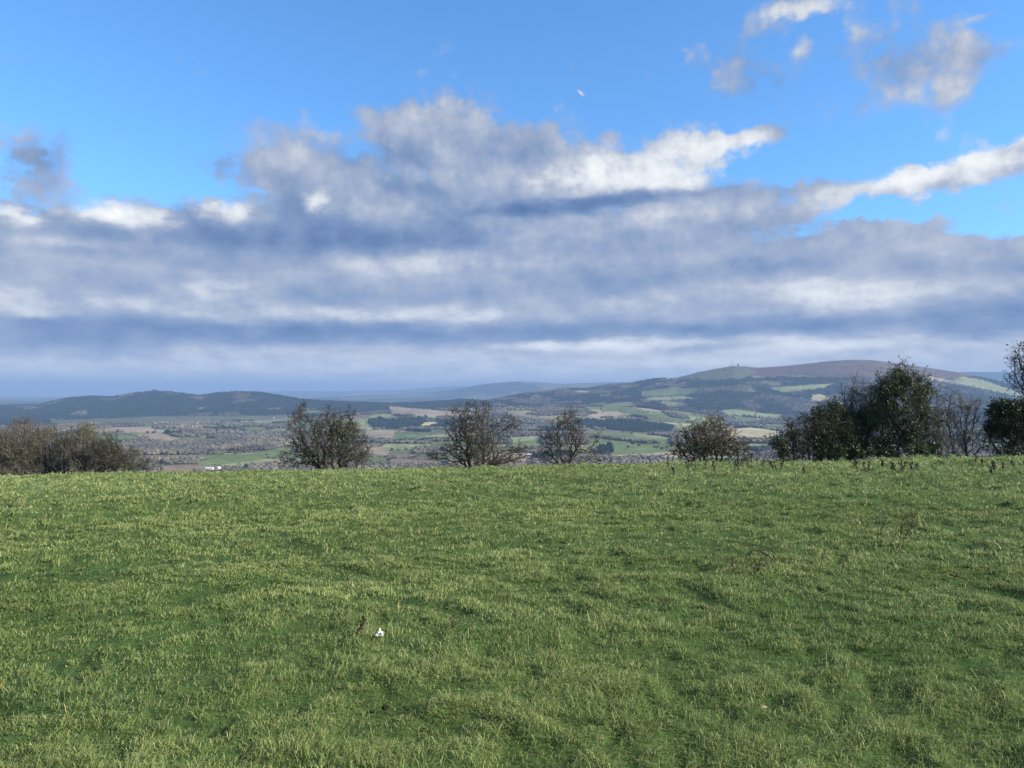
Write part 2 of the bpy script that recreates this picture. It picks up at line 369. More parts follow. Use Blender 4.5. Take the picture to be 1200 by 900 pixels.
# land use, by the parcels' outline
GREEN, PALE, STRAW, PLOUGH, WOOD, CONIFER, HEATHER, MOOR, SAND = range(9)
BASECOL = np.array([(0.120, 0.160, 0.070), (0.20, 0.225, 0.115), (0.36, 0.32, 0.19), (0.160, 0.132, 0.104), (0.105, 0.096, 0.082),
                    (0.020, 0.032, 0.022), (0.098, 0.066, 0.048), (0.100, 0.108, 0.062), (0.26, 0.215, 0.16)])
PATCH = [  # class, outline in the picture of the parcel seen
    (STRAW, [(852, 503), (880, 501), (916, 506), (916, 514), (880, 517), (852, 513)]),
    (PALE, [(842, 481), (862, 479), (886, 483), (884, 488), (850, 486)]), (PALE, [(886, 484), (917, 486), (915, 491), (886, 489)]),
    (GREEN, [(690, 503), (740, 508), (786, 515), (786, 521), (730, 516), (690, 510)]), (PALE, [(740, 507), (787, 513), (787, 515), (745, 511)]),
    (GREEN, [(690, 512), (730, 517), (786, 523), (780, 530), (720, 533), (690, 528)]),
    (PALE, [(597, 513), (632, 510), (634, 514), (600, 519)]), (GREEN, [(597, 519), (634, 514), (634, 521), (600, 524)]),
    (GREEN, [(704, 474), (740, 471), (745, 476), (708, 479)]), (SAND, [(688, 485), (725, 483), (740, 486), (700, 489)]),
    (PALE, [(782, 498), (798, 496), (800, 499), (785, 501)]), (GREEN, [(752, 458), (795, 454), (815, 457), (812, 463), (770, 465), (752, 464)]),
    (PALE, [(756, 466), (800, 464), (818, 467), (760, 470)]), (PALE, [(900, 455), (960, 450), (978, 449), (965, 455), (920, 460)]),
    (MOOR, [(820, 440), (860, 434), (885, 436), (870, 444), (820, 446)]),
    (PALE, [(1118, 448), (1128, 441), (1150, 445), (1180, 455), (1196, 462), (1190, 464), (1160, 458)]),
    (SAND, [(108, 503), (140, 500), (182, 501), (180, 504), (112, 506)]), (SAND, [(160, 509), (190, 507), (210, 513), (200, 517), (165, 513)]),
    (GREEN, [(222, 541), (262, 537), (300, 531), (345, 520), (345, 528), (300, 540), (240, 546)]),
    (PALE, [(297, 492), (330, 489), (350, 488), (348, 494), (300, 496)]), (PALE, [(398, 492), (425, 491), (442, 494), (420, 496), (400, 496)]),
    (SAND, [(427, 506), (445, 503), (464, 506), (460, 513), (430, 513)]), (SAND, [(424, 524), (445, 523), (460, 530), (452, 533), (430, 530)]),
    (STRAW, [(484, 497), (512, 494), (516, 497), (490, 500)]), (SAND, [(340, 516), (356, 514), (358, 518), (342, 520)]),
    (MOOR, [(60, 493), (180, 488), (300, 487), (350, 486), (350, 489), (290, 494), (180, 496), (60, 498)]),
    (SAND, [(233, 478), (239, 477), (238, 480), (233, 480)]), (STRAW, [(400, 469.5), (425, 469), (428, 471.5), (402, 472)]),
    (SAND, [(455, 476), (480, 478), (560, 484), (540, 489), (460, 486)]),
    (CONIFER, [(672, 492), (740, 493), (790, 500), (785, 507), (740, 506), (675, 499)]), (CONIFER, [(430, 494), (500, 489), (490, 502), (440, 503)]),
    (CONIFER, [(700, 526), (716, 522), (720, 530), (704, 533)]),
]
def inpoly(X, Y, P):
    c = np.zeros(X.shape, bool); n = len(P)
    for i in range(n):
        x0, y0 = P[i]; x1, y1 = P[i-1]
        if y0 == y1: continue
        m = ((y0 > Y) != (y1 > Y)) & (X < (x1-x0)*(Y-y0)/(y1-y0)+x0); c ^= m
    return c
def land(x, y, z):
    """class, and how near a parcel's edge (metres)"""
    r = np.hypot(x, y)
    wx = x+60*fbm(x/300, y/300, 201, 2); wy = y+60*fbm(x/300+7, y/300, 203, 2)
    S = np.where(r < 4500, 165.0, 260.0)
    S = 125.0
    f1, f2, idv = voronoi(wx/S, wy/(S*1.25), 211)
    edge = (f2-f1)*S
    X, Y = pix(x, y, z)
    wn = fbm(x/700, y/520, 221, 3)
    left_hill = (r > 4600) & (r < 9000) & (X < 560); right_hill = (r > 4700) & (X >= 560) & (r < 10500)
    pw = np.where(left_hill, 1.02, np.where(right_hill, 0.91, 0.47))
    score = idv*0.75+0.25*np.clip(wn*1.4+0.5, 0, 1)+0.20*np.clip(wn*2, -1, 1)
    h2 = (idv*7919.77) % 1.0; h3 = (idv*3571.31) % 1.0
    cls = np.select([h2 < 0.34, h2 < 0.50, h2 < 0.53, h2 < 0.66, h2 < 0.90], [GREEN, PALE, STRAW, PLOUGH, MOOR], SAND)
    wood = score < pw
    cls = np.where(wood, np.where((h3 < 0.13) | (left_hill & (h3 < 0.95)) | (right_hill & (h3 < .62)), CONIFER, WOOD), cls)  # left hill nearly all dark conifer: its cloud shadow is put into the colour
    rng_h = (z-EYE)
    top = right_hill & (rng_h > 135+30*fbm(x/300, y/300, 231, 3)) & (X > 780)
    cls = np.where(top, np.where((X > 880) & (fbm(x/260, y/260, 233, 3) > -0.35), HEATHER, MOOR), cls)
    cls = np.where(r > 10500, np.where(fbm(x/900, y/900, 241, 3) > 0.05, MOOR, CONIFER), cls)
    jx = X+1.5*fbm(x/60, y/60, 251, 2); jy = Y+0.6*fbm(x/60+5, y/60, 253, 2)
    ok = (y > 600) & (r < 9500)
    own = np.zeros(x.shape, bool)
    for c, P in PATCH:
        m = ok & inpoly(jx, jy, P); cls = np.where(m, c, cls); own |= m
    edge = np.where(own, 60.0, edge)
    return cls, edge, h2

# ---- terrain sheet, all round the camera and out to the horizon
def az_list(n_front, n_back, half=44):
    a = np.radians(np.linspace(-half, half, n_front)); b = np.radians(np.linspace(half, 360-half, n_back+2)[1:-1])
    return np.concatenate([a, b])
def polar(radii, azs, zf):
    R, A = np.meshgrid(radii, azs, indexing='ij'); x = R*np.sin(A); y = R*np.cos(A); return x, y, zf(x, y)
def grid_faces(nr, na):
    i = np.arange(nr-1)[:, None]*na; j = np.arange(na)[None, :]; k = (j+1) % na
    return np.stack([(i+j), (i+k), (i+na+k), (i+na+j)], -1).reshape(-1, 4)
rad = np.concatenate([np.geomspace(58, 1150, 36)[:-1], np.geomspace(1150, 9500, 520)[:-1], np.geomspace(9500, 46000, 90)])
azs = az_list(1000, 80)
x, y, z = polar(rad, azs, terrain_z)
z[rad < 62] -= 0.10
cls, edge, h2 = land(x, y, z)
col = BASECOL[cls]
r_ = np.hypot(x, y)
tone = 1+0.20*fbm(x/90, y/70, 301, 3)+0.25*(h2-0.5)
col = col*np.clip(tone, 0.4, 1.7)[..., None]
col[r_ < 900] = (0.07, 0.12, 0.03)
terrain = mesh_obj('hills_and_valley', np.stack([x, y, z], -1).reshape(-1, 3), grid_faces(len(rad), len(azs)), M_LAND, col.reshape(-1, 3), smooth=True)
tag(terrain, 'rolling valley with patchwork fields and hills rising to the horizon', 'terrain', kind='structure')
# what the land itself hides, for leaving out trees nobody can see
EL = np.maximum.accumulate((z-EYE)/r_, axis=0)
nf_ = 1000
def seen(px_, py_, top, margin=9.0):
    r = np.hypot(px_, py_); a = np.arctan2(px_, py_)
    ia = np.clip(np.round((a-azs[0])/(azs[1]-azs[0])).astype(int), 0, nf_-1)
    ir = np.clip(np.searchsorted(rad, r)-2, 0, len(rad)-1)
    return (top+margin-EYE)/r > EL[ir, ia]

# ---------------------------------------------------------------- far woods and hedges: crowns as clouds of small leaf faces
def crowns(P, R, H, C, n, size=0.42, seed=1, flat=0.0):
    """P (k,3) feet of the trees, R radius, H height, C colour; n faces for each"""
    g = np.random.default_rng(seed); k = len(P)
    u = g.normal(size=(k, n, 3)); u /= np.linalg.norm(u, axis=-1, keepdims=True)
    rr = g.uniform(0.25, 1, (k, n, 1))**0.5
    q = u*rr
    q[..., :2] *= R[:, None, None]
    q[..., 2] = q[..., 2]*H[:, None]*0.46+H[:, None]*0.54
    cen = P[:, None, :]+q
    s = (size*R)[:, None, None]*g.uniform(0.6, 1.25, (k, n, 1))
    a = g.normal(size=(k, n, 3)); a /= np.linalg.norm(a, axis=-1, keepdims=True)
    b = np.cross(a, g.normal(size=(k, n, 3))); b /= np.linalg.norm(b, axis=-1, keepdims=True)
    v = np.stack([cen+s*a, cen-0.5*s*a+0.87*s*b, cen-0.5*s*a-0.87*s*b], 2).reshape(-1, 3)
    cc = C[:, None, :]*g.uniform(0.75, 1.25, (k, n, 1))
    return v, np.arange(len(v)).reshape(-1, 3), np.repeat(cc.reshape(-1, 3), 3, 0)
def ico(sub):
    bm = bmesh.new(); bmesh.ops.create_icosphere(bm, subdivisions=sub, radius=1)
    V = np.array([v.co[:] for v in bm.verts]); Fc = np.array([[v.index for v in f.verts] for f in bm.faces]); bm.free(); return V, Fc
def bodies(P, R, H, C, sub, seed):
    """rounded, knobbly crown bodies"""
    V0, F0 = ico(sub); g = np.random.default_rng(seed); k = len(P); m = len(V0)
    ks = g.normal(size=(k, 3, 3))*2.2; ph = g.uniform(0, 6.28, (k, 3))
    wob = 1+0.13*np.sin(np.einsum('vj,kij->kvi', V0, ks)+ph[:, None, :]).sum(-1)+g.normal(0, 0.05, (k, m))
    q = V0[None]*wob[..., None]; q = q*np.stack([R*0.92, R*0.92, H*0.47], -1)[:, None, :]; q[..., 2] += H[:, None]*0.5
    v = (P[:, None, :]+q).reshape(-1, 3); f = (np.arange(k)[:, None, None]*m+F0[None]).reshape(-1, 3)
    c = np.repeat(C, m, 0)*g.uniform(0.95, 1.05, (k*m, 1)); return v, f, c
def scatter(n, r0, r1, seed, half=41):
    g = np.random.default_rng(seed)
    r = np.sqrt(g.uniform(r0*r0, r1*r1, n)); a = np.radians(g.uniform(-half, half, n))
    return r*np.sin(a), r*np.cos(a)
def tree_cols(cl, g, n, x, y):
    w = np.array((0.128, 0.122, 0.104))*np.ones((n, 1)); t = np.clip(0.5+0.9*fbm(x/120, y/90, 341, 3)[:, None]+g.normal(0, 0.08, (n, 1)), 0, 1)
    hue = fbm(x/240, y/200, 311, 3)[:, None]
    w = w*(1+0.45*hue)+np.array((0.028, 0.012, 0.0))*(t > 0.72)+np.array((-0.022, -0.018, -0.012))*(t < 0.25)+np.array((0.04, 0.036, 0.03))*(t > 0.93)
    c = np.array((0.013, 0.028, 0.024))*np.ones((n, 1))
    m = (cl == CONIFER)[:, None]
    return np.where(m, c, w)*g.uniform(0.93, 1.08, (n, 1))*(1+0.45*fbm(x/85, y/60, 331, 3))[:, None]
def woods(name, label, filt, bands, seed):
    Vs = []; Fs = []; Cs = []; off = 0
    for (r0, r1, cell, nt_, Rr, Hh) in bands:
        area = math.radians(82)*0.5*(r1*r1-r0*r0); n = int(area/cell)
        wx, wy = scatter(n, r0, r1, seed+int(r0)); wz = terrain_z(wx, wy)
        cl, ed, h2 = land(wx, wy, wz); g = np.random.default_rng(seed+5)
        rough = np.isin(cl, (WOOD, CONIFER))
        gap = fbm(wx/70, wy/70, 321, 2) > -0.75
        keep = rough & gap & filt(wx, wy) & seen(wx, wy, wz+Hh)
        wx, wy, wz, cl = wx[keep], wy[keep], wz[keep], cl[keep]; n = len(wx)
        if n == 0: continue
        con = cl == CONIFER
        R = Rr*g.uniform(0.7, 1.25, n)*np.where(con, 0.75, 1); H = Hh*g.uniform(0.7, 1.25, n)*np.where(con, 1.15, 1)
        v, f, c = crowns(np.stack([wx, wy, wz-0.5], -1), R, H, tree_cols(cl, g, n, wx, wy), nt_, 0.5, seed+9)
        Vs.append(v); Fs.append(f+off); Cs.append(c); off += len(v)
        if r0 < 4500:
            TC = tree_cols(cl, np.random.default_rng(seed+6), n, wx, wy)
            v, f, c = bodies(np.stack([wx, wy, wz-0.5], -1), R, H, TC, 2 if r0 < 1800 else 1, seed+11)
            Vs.append(v); Fs.append(f+off); Cs.append(c); off += len(v)
    if not Vs: return
    o = mesh_obj(name, np.concatenate(Vs), np.concatenate(Fs), M_WOOD, np.concatenate(Cs), smooth=True)
    tag(o, label, 'woodland', kind='stuff'); print(name, off//3)
pxx = lambda x, y: 600+F*x/np.maximum(y, 1)
woods('woodland', 'brown leafless woods filling the valley floor beyond the field edge', lambda x, y: np.hypot(x, y) < 4600,
      [(1150, 1900, 48, 5, 6.2, 9.5), (1900, 3000, 70, 3, 7.2, 9.5), (3000, 4600, 130, 3, 9.5, 10)], 401)
woods('woodland', 'woods covering the long low hill on the left, cloud shadow put into their dark blue-green', lambda x, y: pxx(x, y) < 560, [(4600, 8200, 300, 7, 9.0, 13)], 501)
woods('woodland', 'dark woods on the slope of the big heather-topped hill on the right', lambda x, y: pxx(x, y) >= 560, [(4600, 8200, 300, 7, 9.0, 12)], 601)
def hedges():
    Vs = []; Fs = []; Cs = []; off = 0
    for (r0, r1, cell, w, nt_) in ((1150, 2300, 26, 7.0, 9), (2300, 3600, 60, 9.0, 6), (3600, 7400, 170, 13.0, 5)):
        area = math.radians(82)*0.5*(r1*r1-r0*r0); n = int(area/cell)
        wx, wy = scatter(n, r0, r1, 700+int(r0)); wz = terrain_z(wx, wy); cl, ed, h2 = land(wx, wy, wz)
        keep = (ed < w) & ~np.isin(cl, (WOOD, CONIFER, HEATHER)) & seen(wx, wy, wz+4)
        wx, wy, wz = wx[keep], wy[keep], wz[keep]; n = len(wx); g = np.random.default_rng(703)
        big = g.uniform(0, 1, n) < 0.13
        sc_ = 1.0 if r0 < 3000 else 1.6
        R = np.where(big, g.uniform(3, 5.5, n), g.uniform(1.6, 2.6, n)*sc_); H = np.where(big, g.uniform(7, 12, n), g.uniform(2.0, 3.4, n)*sc_)
        v, f, c = crowns(np.stack([wx, wy, wz-0.3], -1), R, H, tree_cols(np.full(n, WOOD), g, n, wx, wy)*0.8, nt_, 0.6, 709)
        Vs.append(v); Fs.append(f+off); Cs.append(c); off += len(v)
    o = mesh_obj('hedgerows', np.concatenate(Vs), np.concatenate(Fs), M_WOOD, np.concatenate(Cs))
    tag(o, 'dark hedgerows and hedge trees dividing the valley fields', 'hedgerows', kind='stuff'); print('hedges', off//3)
hedges()

# ---------------------------------------------------------------- tubes and branching
def tubes(P0, P1, R0, R1, sides=4):
    P0 = np.asarray(P0, float); P1 = np.asarray(P1, float); R0 = np.asarray(R0)[:, None, None]; R1 = np.asarray(R1)[:, None, None]
    d = P1-P0; L = np.linalg.norm(d, axis=1, keepdims=True); d = d/np.maximum(L, 1e-6)
    h = np.where(np.abs(d[:, 2:3]) > 0.9, np.array([[1.0, 0, 0]]), np.array([[0, 0, 1.0]]))
    u = np.cross(d, h); u /= np.linalg.norm(u, axis=1, keepdims=True); v = np.cross(d, u)
    t = np.arange(sides)/sides*2*np.pi; ring = u[:, None, :]*np.cos(t)[None, :, None]+v[:, None, :]*np.sin(t)[None, :, None]
    a = P0[:, None, :]+ring*R0; b = P1[:, None, :]+ring*R1
    V = np.concatenate([a, b], 1).reshape(-1, 3); n = len(P0)
    base = (np.arange(n)*2*sides)[:, None, None]; i = np.arange(sides); j = (i+1) % sides
    q = np.stack([i, j, j+sides, i+sides], -1)[None]
    return V, (base+q).reshape(-1, 4)
def colonize(A, roots, step, infl, kill, iters, g, wig=0.35, up=0.0):
    P = [np.array(r, float) for r in roots]; par = [-1]+[0]*(len(P)-1)
    alive = np.ones(len(A), bool); nd = np.full(len(A), 1e9); ni = np.zeros(len(A), int)
    def upd(k0):
        Q = np.array(P[k0:])
        if not len(Q): return
        d = np.linalg.norm(A[:, None, :]-Q[None], axis=2); j = d.argmin(1); m = d[np.arange(len(A)), j]
        b = m < nd; nd[b] = m[b]; ni[b] = j[b]+k0
    upd(0)
    for it in range(iters):
        alive &= nd > kill
        act = alive & (nd < (infl if it > 12 else 1e9))
        if not act.any(): break
        k0 = len(P); Pa = np.array(P)
        idx = ni[act]; dirs = A[act]-Pa[idx]; dirs /= np.linalg.norm(dirs, axis=1, keepdims=True)
        acc = np.zeros((k0, 3)); np.add.at(acc, idx, dirs); cnt = np.bincount(idx, minlength=k0)
        for k in np.nonzero(cnt)[0]:
            d = acc[k]/cnt[k]+g.normal(size=3)*wig+np.array([0, 0, up]); L = np.linalg.norm(d)
            if L < 1e-4: continue
            p = Pa[k]+d/L*step
            P.append(p); par.append(int(k))
        upd(k0)
        if len(P) > 6000: break
    return np.array(P), np.array(par)
def radii(par, tip, expo=2.35, rmax=9):
    n = len(par); ch = np.zeros(n)
    kids = np.bincount(par[par >= 0], minlength=n)
    acc = np.zeros(n); r = np.zeros(n)
    for k in range(n-1, -1, -1):
        r[k] = tip if kids[k] == 0 else max(acc[k], tip**expo)**(1/expo)
        r[k] = min(r[k], rmax)
        if par[k] >= 0: acc[par[k]] += r[k]**expo
    return r, kids
def envelope(ells, D, n, g, depth=0.8):
    """ells: (X, Y, rx, ry) in picture units seen at depth D; returns points in world space"""
    w = np.array([e[2]*e[3] for e in ells], float); w /= w.sum(); out = []
    for e, k in zip(ells, (w*n).astype(int)+3):
        u = g.normal(size=(k, 3)); u /= np.linalg.norm(u, axis=1, keepdims=True); u *= g.uniform(0.15, 1, (k, 1))**0.45
        X = e[0]+u[:, 0]*e[2]; Y = e[1]-u[:, 2]*e[3]; y = D+u[:, 1]*min(e[2]*D/F*depth, 2.4)
        out.append(np.stack([(X-600)/F*D+0*y, y, EYE-(Y-HY)/F*D], -1))
    return np.concatenate(out)
def twiggery(P, par, r, kids, g, per, length, curl, up, thin, seg=4, sub=2, lim=None):
    """fine twigs on the thin branches: returns segment arrays"""
    cand = np.nonzero(r < (lim or 0.026))[0]
    S0 = []; S1 = []; A0 = []; A1 = []
    for k in cand:
        m = g.poisson(per)
        if kids[k] == 0: m += 1
        base_d = P[k]-P[par[k]] if par[k] >= 0 else np.array([0, 0, 1.0]); base_d = base_d/(np.linalg.norm(base_d)+1e-6)
        for _ in range(m):
            d = base_d*0.5+g.normal(size=3)*0.75+np.array([0, 0, up]); d /= np.linalg.norm(d)
            p = P[k]; L = length*g.uniform(0.45, 1.3)/seg; rr = thin*g.uniform(0.8, 1.5)
            for s in range(seg):
                d = d+g.normal(size=3)*curl; d /= np.linalg.norm(d); q = p+d*L
                S0.append(p); S1.append(q); A0.append(rr); A1.append(rr*0.75)
                for _ in range(sub):
                    if g.uniform() < 0.55:
                        e = d*0.6+g.normal(size=3)*0.7; e /= np.linalg.norm(e)
                        S0.append(q); S1.append(q+e*L*g.uniform(0.5, 1.3)); A0.append(rr*0.65); A1.append(rr*0.4)
                p = q; rr *= 0.75
    return np.array(S0), np.array(S1), np.array(A0), np.array(A1)
def leaf_faces(P, size, g, c1, c2, spread=0.06, up=0.3):
    n = len(P); P = P+g.normal(size=(n, 3))*spread
    s = size*g.uniform(0.6, 1.3, (n, 1)); a = g.normal(size=(n, 3)); a /= np.linalg.norm(a, axis=1, keepdims=True)
    nn = g.normal(size=(n, 3))+np.array([0, 0, up]); b = np.cross(a, nn); b /= np.linalg.norm(b, axis=1, keepdims=True)
    V = np.stack([P-a*s, P+b*s*0.62-a*s*0.1, P+a*s, P-b*s*0.62-a*s*0.1], 1).reshape(-1, 3)
    t = g.uniform(0, 1, (n, 1))**1.3; C = np.array(c1)*(1-t)+np.array(c2)*t; C = C*g.uniform(0.7, 1.3, (n, 1))
    return V, np.arange(n*4).reshape(-1, 4), np.repeat(C, 4, 0)
def make_tree(kind, label, cat, D, stems, ells, seed, n_att=900, step=0.15, tip=0.009, rmax=0.2, wig=0.35, up=0.0, per=1.0, tl=0.35,
              curl=0.35, tup=0.1, thin=0.006, twig_mat=None, leaves=None, group=None, depth=0.8, expo=2.15, clumpy=True, sub=2, lim=None):
    g = np.random.default_rng(seed); n_att = int(n_att*1.75); thin *= 1.2; per *= 1.15
    roots = []
    for i, X in enumerate(stems):
        xx = (X-600)/F*D; yy = D+g.uniform(-0.25, 0.25); roots.append((xx, yy, float(field_z(np.array(xx), np.array(yy)))-0.12))
    A = envelope(ells, D, n_att, g, depth)
    nk = max(6, n_att//16); ctr = A[g.integers(0, len(A), nk)]
    A = np.concatenate([A[:n_att//4], ctr[g.integers(0, nk, n_att)]+g.normal(size=(n_att, 3))*0.17]) if clumpy else A
    A = A[A[:, 2] > roots[0][2]+0.15]
    P, par = colonize(A, roots, step, 1.0, step*1.25, 90, g, wig, up)
    r, kids = radii(par, tip, expo, rmax)
    c = np.mean(roots, 0); root = empty(kind, (c[0], c[1], c[2]+0.12)); tag(root, label, cat, group)
    m = par >= 0; k = np.nonzero(m)[0]
    thick = r[par[k]] >= 0.018
    sets = [(k[thick], 6), (k[~thick], 4)]
    Vs = []; Fs = []; off = 0
    for kk, sd_ in sets:
        if not len(kk): continue
        par_r = np.minimum(r[par[kk]], r[kk]*1.45)
        V, Fc = tubes(P[par[kk]], P[kk]+(P[kk]-P[par[kk]])*0.06, par_r, r[kk], sd_); Vs.append(V); Fs.append(Fc+off); off += len(V)
    mesh_obj('trunk', np.concatenate(Vs), np.concatenate(Fs), M_BARK, parent=root, smooth=True)
    S0, S1, A0, A1 = twiggery(P, par, r, kids, g, per, tl, curl, tup, thin, sub=sub, lim=lim)
    V, Fc = tubes(S0, S1, A0, A1, 3)
    mesh_obj('twigs', V, Fc, twig_mat or M_TWIG, parent=root)
    nl = 0
    if leaves:
        Ls = []
        for (mode, cnt, size, c1, c2, *ex) in leaves:
            if mode == 'twig':                                   # leaves still hanging on the twigs
                q = S1[g.integers(0, len(S1), cnt)]; sp = 0.03
            elif mode == 'ivy':                                  # ivy in ragged clumps round the limbs inside an outline
                E = envelope(ex[0], D, 240, g, depth)
                big = P[r > tip*1.15]
                cn = E[g.integers(0, len(E), cnt)]
                j = g.integers(0, len(E), cnt)
                q = E[j]+g.normal(size=(cnt, 3))*np.array([0.15, 0.15, 0.19])*g.uniform(0.3, 1.15, (cnt, 1)); sp = 0.02
            Ls.append(leaf_faces(q, size, g, c1, c2, sp)); nl += cnt
        off = 0; Vs = []; Fs = []; Cs = []
        for V, Fc, C in Ls: Vs.append(V); Fs.append(Fc+off); Cs.append(C); off += len(V)
        mesh_obj('foliage', np.concatenate(Vs), np.concatenate(Fs), M_LEAF, np.concatenate(Cs), parent=root)
    print(kind, seed, 'nodes', len(P), 'twigs', len(S0), 'leaves', nl)
    return root

#--PARTS--
# ---------------------------------------------------------------- the air
def make_haze():
    v, top, bot = 46500.0, float(z.max())+95.0, float(z.min())-1.0
    bm = bmesh.new(); bmesh.ops.create_cube(bm, size=1.0)
    for q in bm.verts: q.co = Vector((q.co.x*2*v, q.co.y*2*v, top if q.co.z > 0 else bot))
    me = bpy.data.meshes.new('haze'); bm.to_mesh(me); bm.free()
    o = bpy.data.objects.new('haze', me); link(o)
    m = bpy.data.materials.new('haze'); m.use_nodes = True; nt = m.node_tree; nt.nodes.clear()
    out = nt.nodes.new('ShaderNodeOutputMaterial'); p = nt.nodes.new('ShaderNodeVolumePrincipled')
    p.inputs['Color'].default_value = (0.28, 0.43, 0.72, 1); p.inputs['Density'].default_value = 8.0e-5; p.inputs['Anisotropy'].default_value = 0.0
    nt.links.new(p.outputs[0], out.inputs['Volume']); me.materials.append(m)
    tag(o, 'thin blue haze filling the air between the field and the far hills', 'haze', kind='stuff')
make_haze()

# ---------------------------------------------------------------- the field
frad = np.concatenate([[0.15], np.geomspace(0.5, 60, 430)])
fx, fy, fz = polar(frad, az_list(420, 90), field_z)
ta, tb = tussock(fx, fy)
patch = fbm(fx/4.5, fy/4.5, 401, 3); patch2 = fbm(fx/1.1, fy/1.1, 405, 3)
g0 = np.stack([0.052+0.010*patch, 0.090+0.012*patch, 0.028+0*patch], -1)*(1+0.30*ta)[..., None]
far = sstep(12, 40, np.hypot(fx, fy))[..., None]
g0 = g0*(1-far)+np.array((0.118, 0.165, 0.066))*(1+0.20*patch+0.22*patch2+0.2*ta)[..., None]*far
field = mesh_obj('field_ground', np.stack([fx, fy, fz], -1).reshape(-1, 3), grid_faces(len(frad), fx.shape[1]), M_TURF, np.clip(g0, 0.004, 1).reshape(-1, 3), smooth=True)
tag(field, 'rough green pasture running up to the brow of the hill', 'field', kind='structure')

def make_grass():
    g = np.random.default_rng(99)
    Vs = []; Qs = []; Ts = []; Cs = []; off = 0
    bands = [(2.3, 5.0, 9500), (5.0, 9.0, 5200), (9.0, 15.0, 2000), (15.0, 24.0, 560), (24.0, 36.0, 260), (36.0, 49.0, 140)]
    for (r0, r1, dn) in bands:
        area = math.radians(82)*0.5*(r1*r1-r0*r0); n = int(area*dn)
        nc = max(1, n//11); cx, cy_ = scatter(nc, r0, r1, int(1000+r0*10), 41); ci = g.integers(0, nc, n)
        spread = (0.022+0.0012*np.hypot(cx, cy_))*g.uniform(0.5, 1.6, nc)
        ox = g.normal(size=n)*spread[ci]; oy = g.normal(size=n)*spread[ci]; x = cx[ci]+ox; y = cy_[ci]+oy; r = np.hypot(x, y)
        out_a = np.arctan2(oy, ox); chh = g.uniform(0.7, 1.3, nc)[ci]; chue = g.normal(0, 0.16, nc)[ci]
        a, b = tussock(x, y)
        keep = g.uniform(0, 1, n) < np.clip(0.82+0.9*a, 0.12, 1); x, y, r, a, b, out_a, chh, chue = [q_[keep] for q_ in (x, y, r, a, b, out_a, chh, chue)]; n = len(x)
        zz = field_z(x, y)
        cut = fbm(x/2.6, y/2.6, 411, 3)
        h = (0.034+0.030*np.clip(a+0.25, 0, 1.4)+0.012*cut)*g.uniform(0.45, 1.3, n)*chh*(1+0.3*sstep(15, 40, r))*(1+0.9*sstep(7, 20, r)*np.clip(a+0.1, -0.25, 0.8))
        tall = g.uniform(0, 1, n) < 0.016; h = np.where(tall, h*g.uniform(1.5, 2.3, n), h)
        w = np.maximum(0.0037, 0.00085*r)*g.uniform(0.6, 1.3, n)
        # the grass lies over in swirls, mostly away from a wind off the left
        lean_a = np.where(g.uniform(0, 1, n) < 0.6, out_a, 0.6+1.7*fbm(x/1.4, y/1.4, 421, 2))+g.normal(0, 0.6, n)
        lean = g.uniform(0.3, 1.5, n)
        lx = np.cos(lean_a)*lean; ly = np.sin(lean_a)*lean
        t = g.uniform(0, 2*np.pi, n); wx = np.cos(t)*w/2; wy = np.sin(t)*w/2
        p = np.stack([x, y, zz-0.006], -1)
        mid = p+np.stack([lx*h*0.35, ly*h*0.35, h*0.62], -1)
        hh = h*np.clip(1.05-0.42*lean, 0.38, 1)
        tipp = p+np.stack([lx*h*1.0, ly*h*1.0, hh], -1)
        s = np.stack([wx, wy, 0*wx], -1)
        V = np.stack([p-s, p+s, mid+s*0.8, mid-s*0.8, tipp], 1).reshape(-1, 3)
        i = np.arange(n)*5+off
        Qs.append(np.stack([i, i+1, i+2, i+3], -1)); Ts.append(np.stack([i+3, i+2, i+4], -1)); Vs.append(V); off += len(V)
        big = fbm(x/6, y/6, 431, 3); mid_ = fbm(x/0.9, y/0.9, 433, 3)
        k = np.clip(0.45+0.35*big+0.35*mid_+0.25*a+chue+g.normal(0, 0.14, n), 0, 1)[:, None]
        c = np.array((0.064, 0.110, 0.030))*(1-k)+np.array((0.215, 0.255, 0.105))*k
        dead = (g.uniform(0, 1, n) < 0.055+0.14*np.clip(fbm(x/1.7, y/1.7, 441, 3)-0.15, 0, 1)*1.6)[:, None]
        c = np.where(dead, np.array((0.30, 0.26, 0.13))*g.uniform(0.5, 1.1, (n, 1)), c)
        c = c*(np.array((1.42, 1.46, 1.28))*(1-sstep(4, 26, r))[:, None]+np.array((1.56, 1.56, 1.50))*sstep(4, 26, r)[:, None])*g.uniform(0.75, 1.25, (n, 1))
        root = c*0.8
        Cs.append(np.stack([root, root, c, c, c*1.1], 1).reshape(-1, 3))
    print('blades', off//5)
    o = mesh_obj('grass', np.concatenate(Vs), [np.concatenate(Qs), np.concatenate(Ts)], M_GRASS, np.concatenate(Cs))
    tag(o, 'uneven tufted green pasture grass with pale dead blades', 'grass', kind='stuff')
make_grass()

# ---------------------------------------------------------------- hawthorns and bushes along the brow
IVY_D, IVY_L = (0.040, 0.064, 0.030), (0.115, 0.155, 0.070)
OLIVE, TAN = (0.085, 0.075, 0.030), (0.19, 0.125, 0.060)
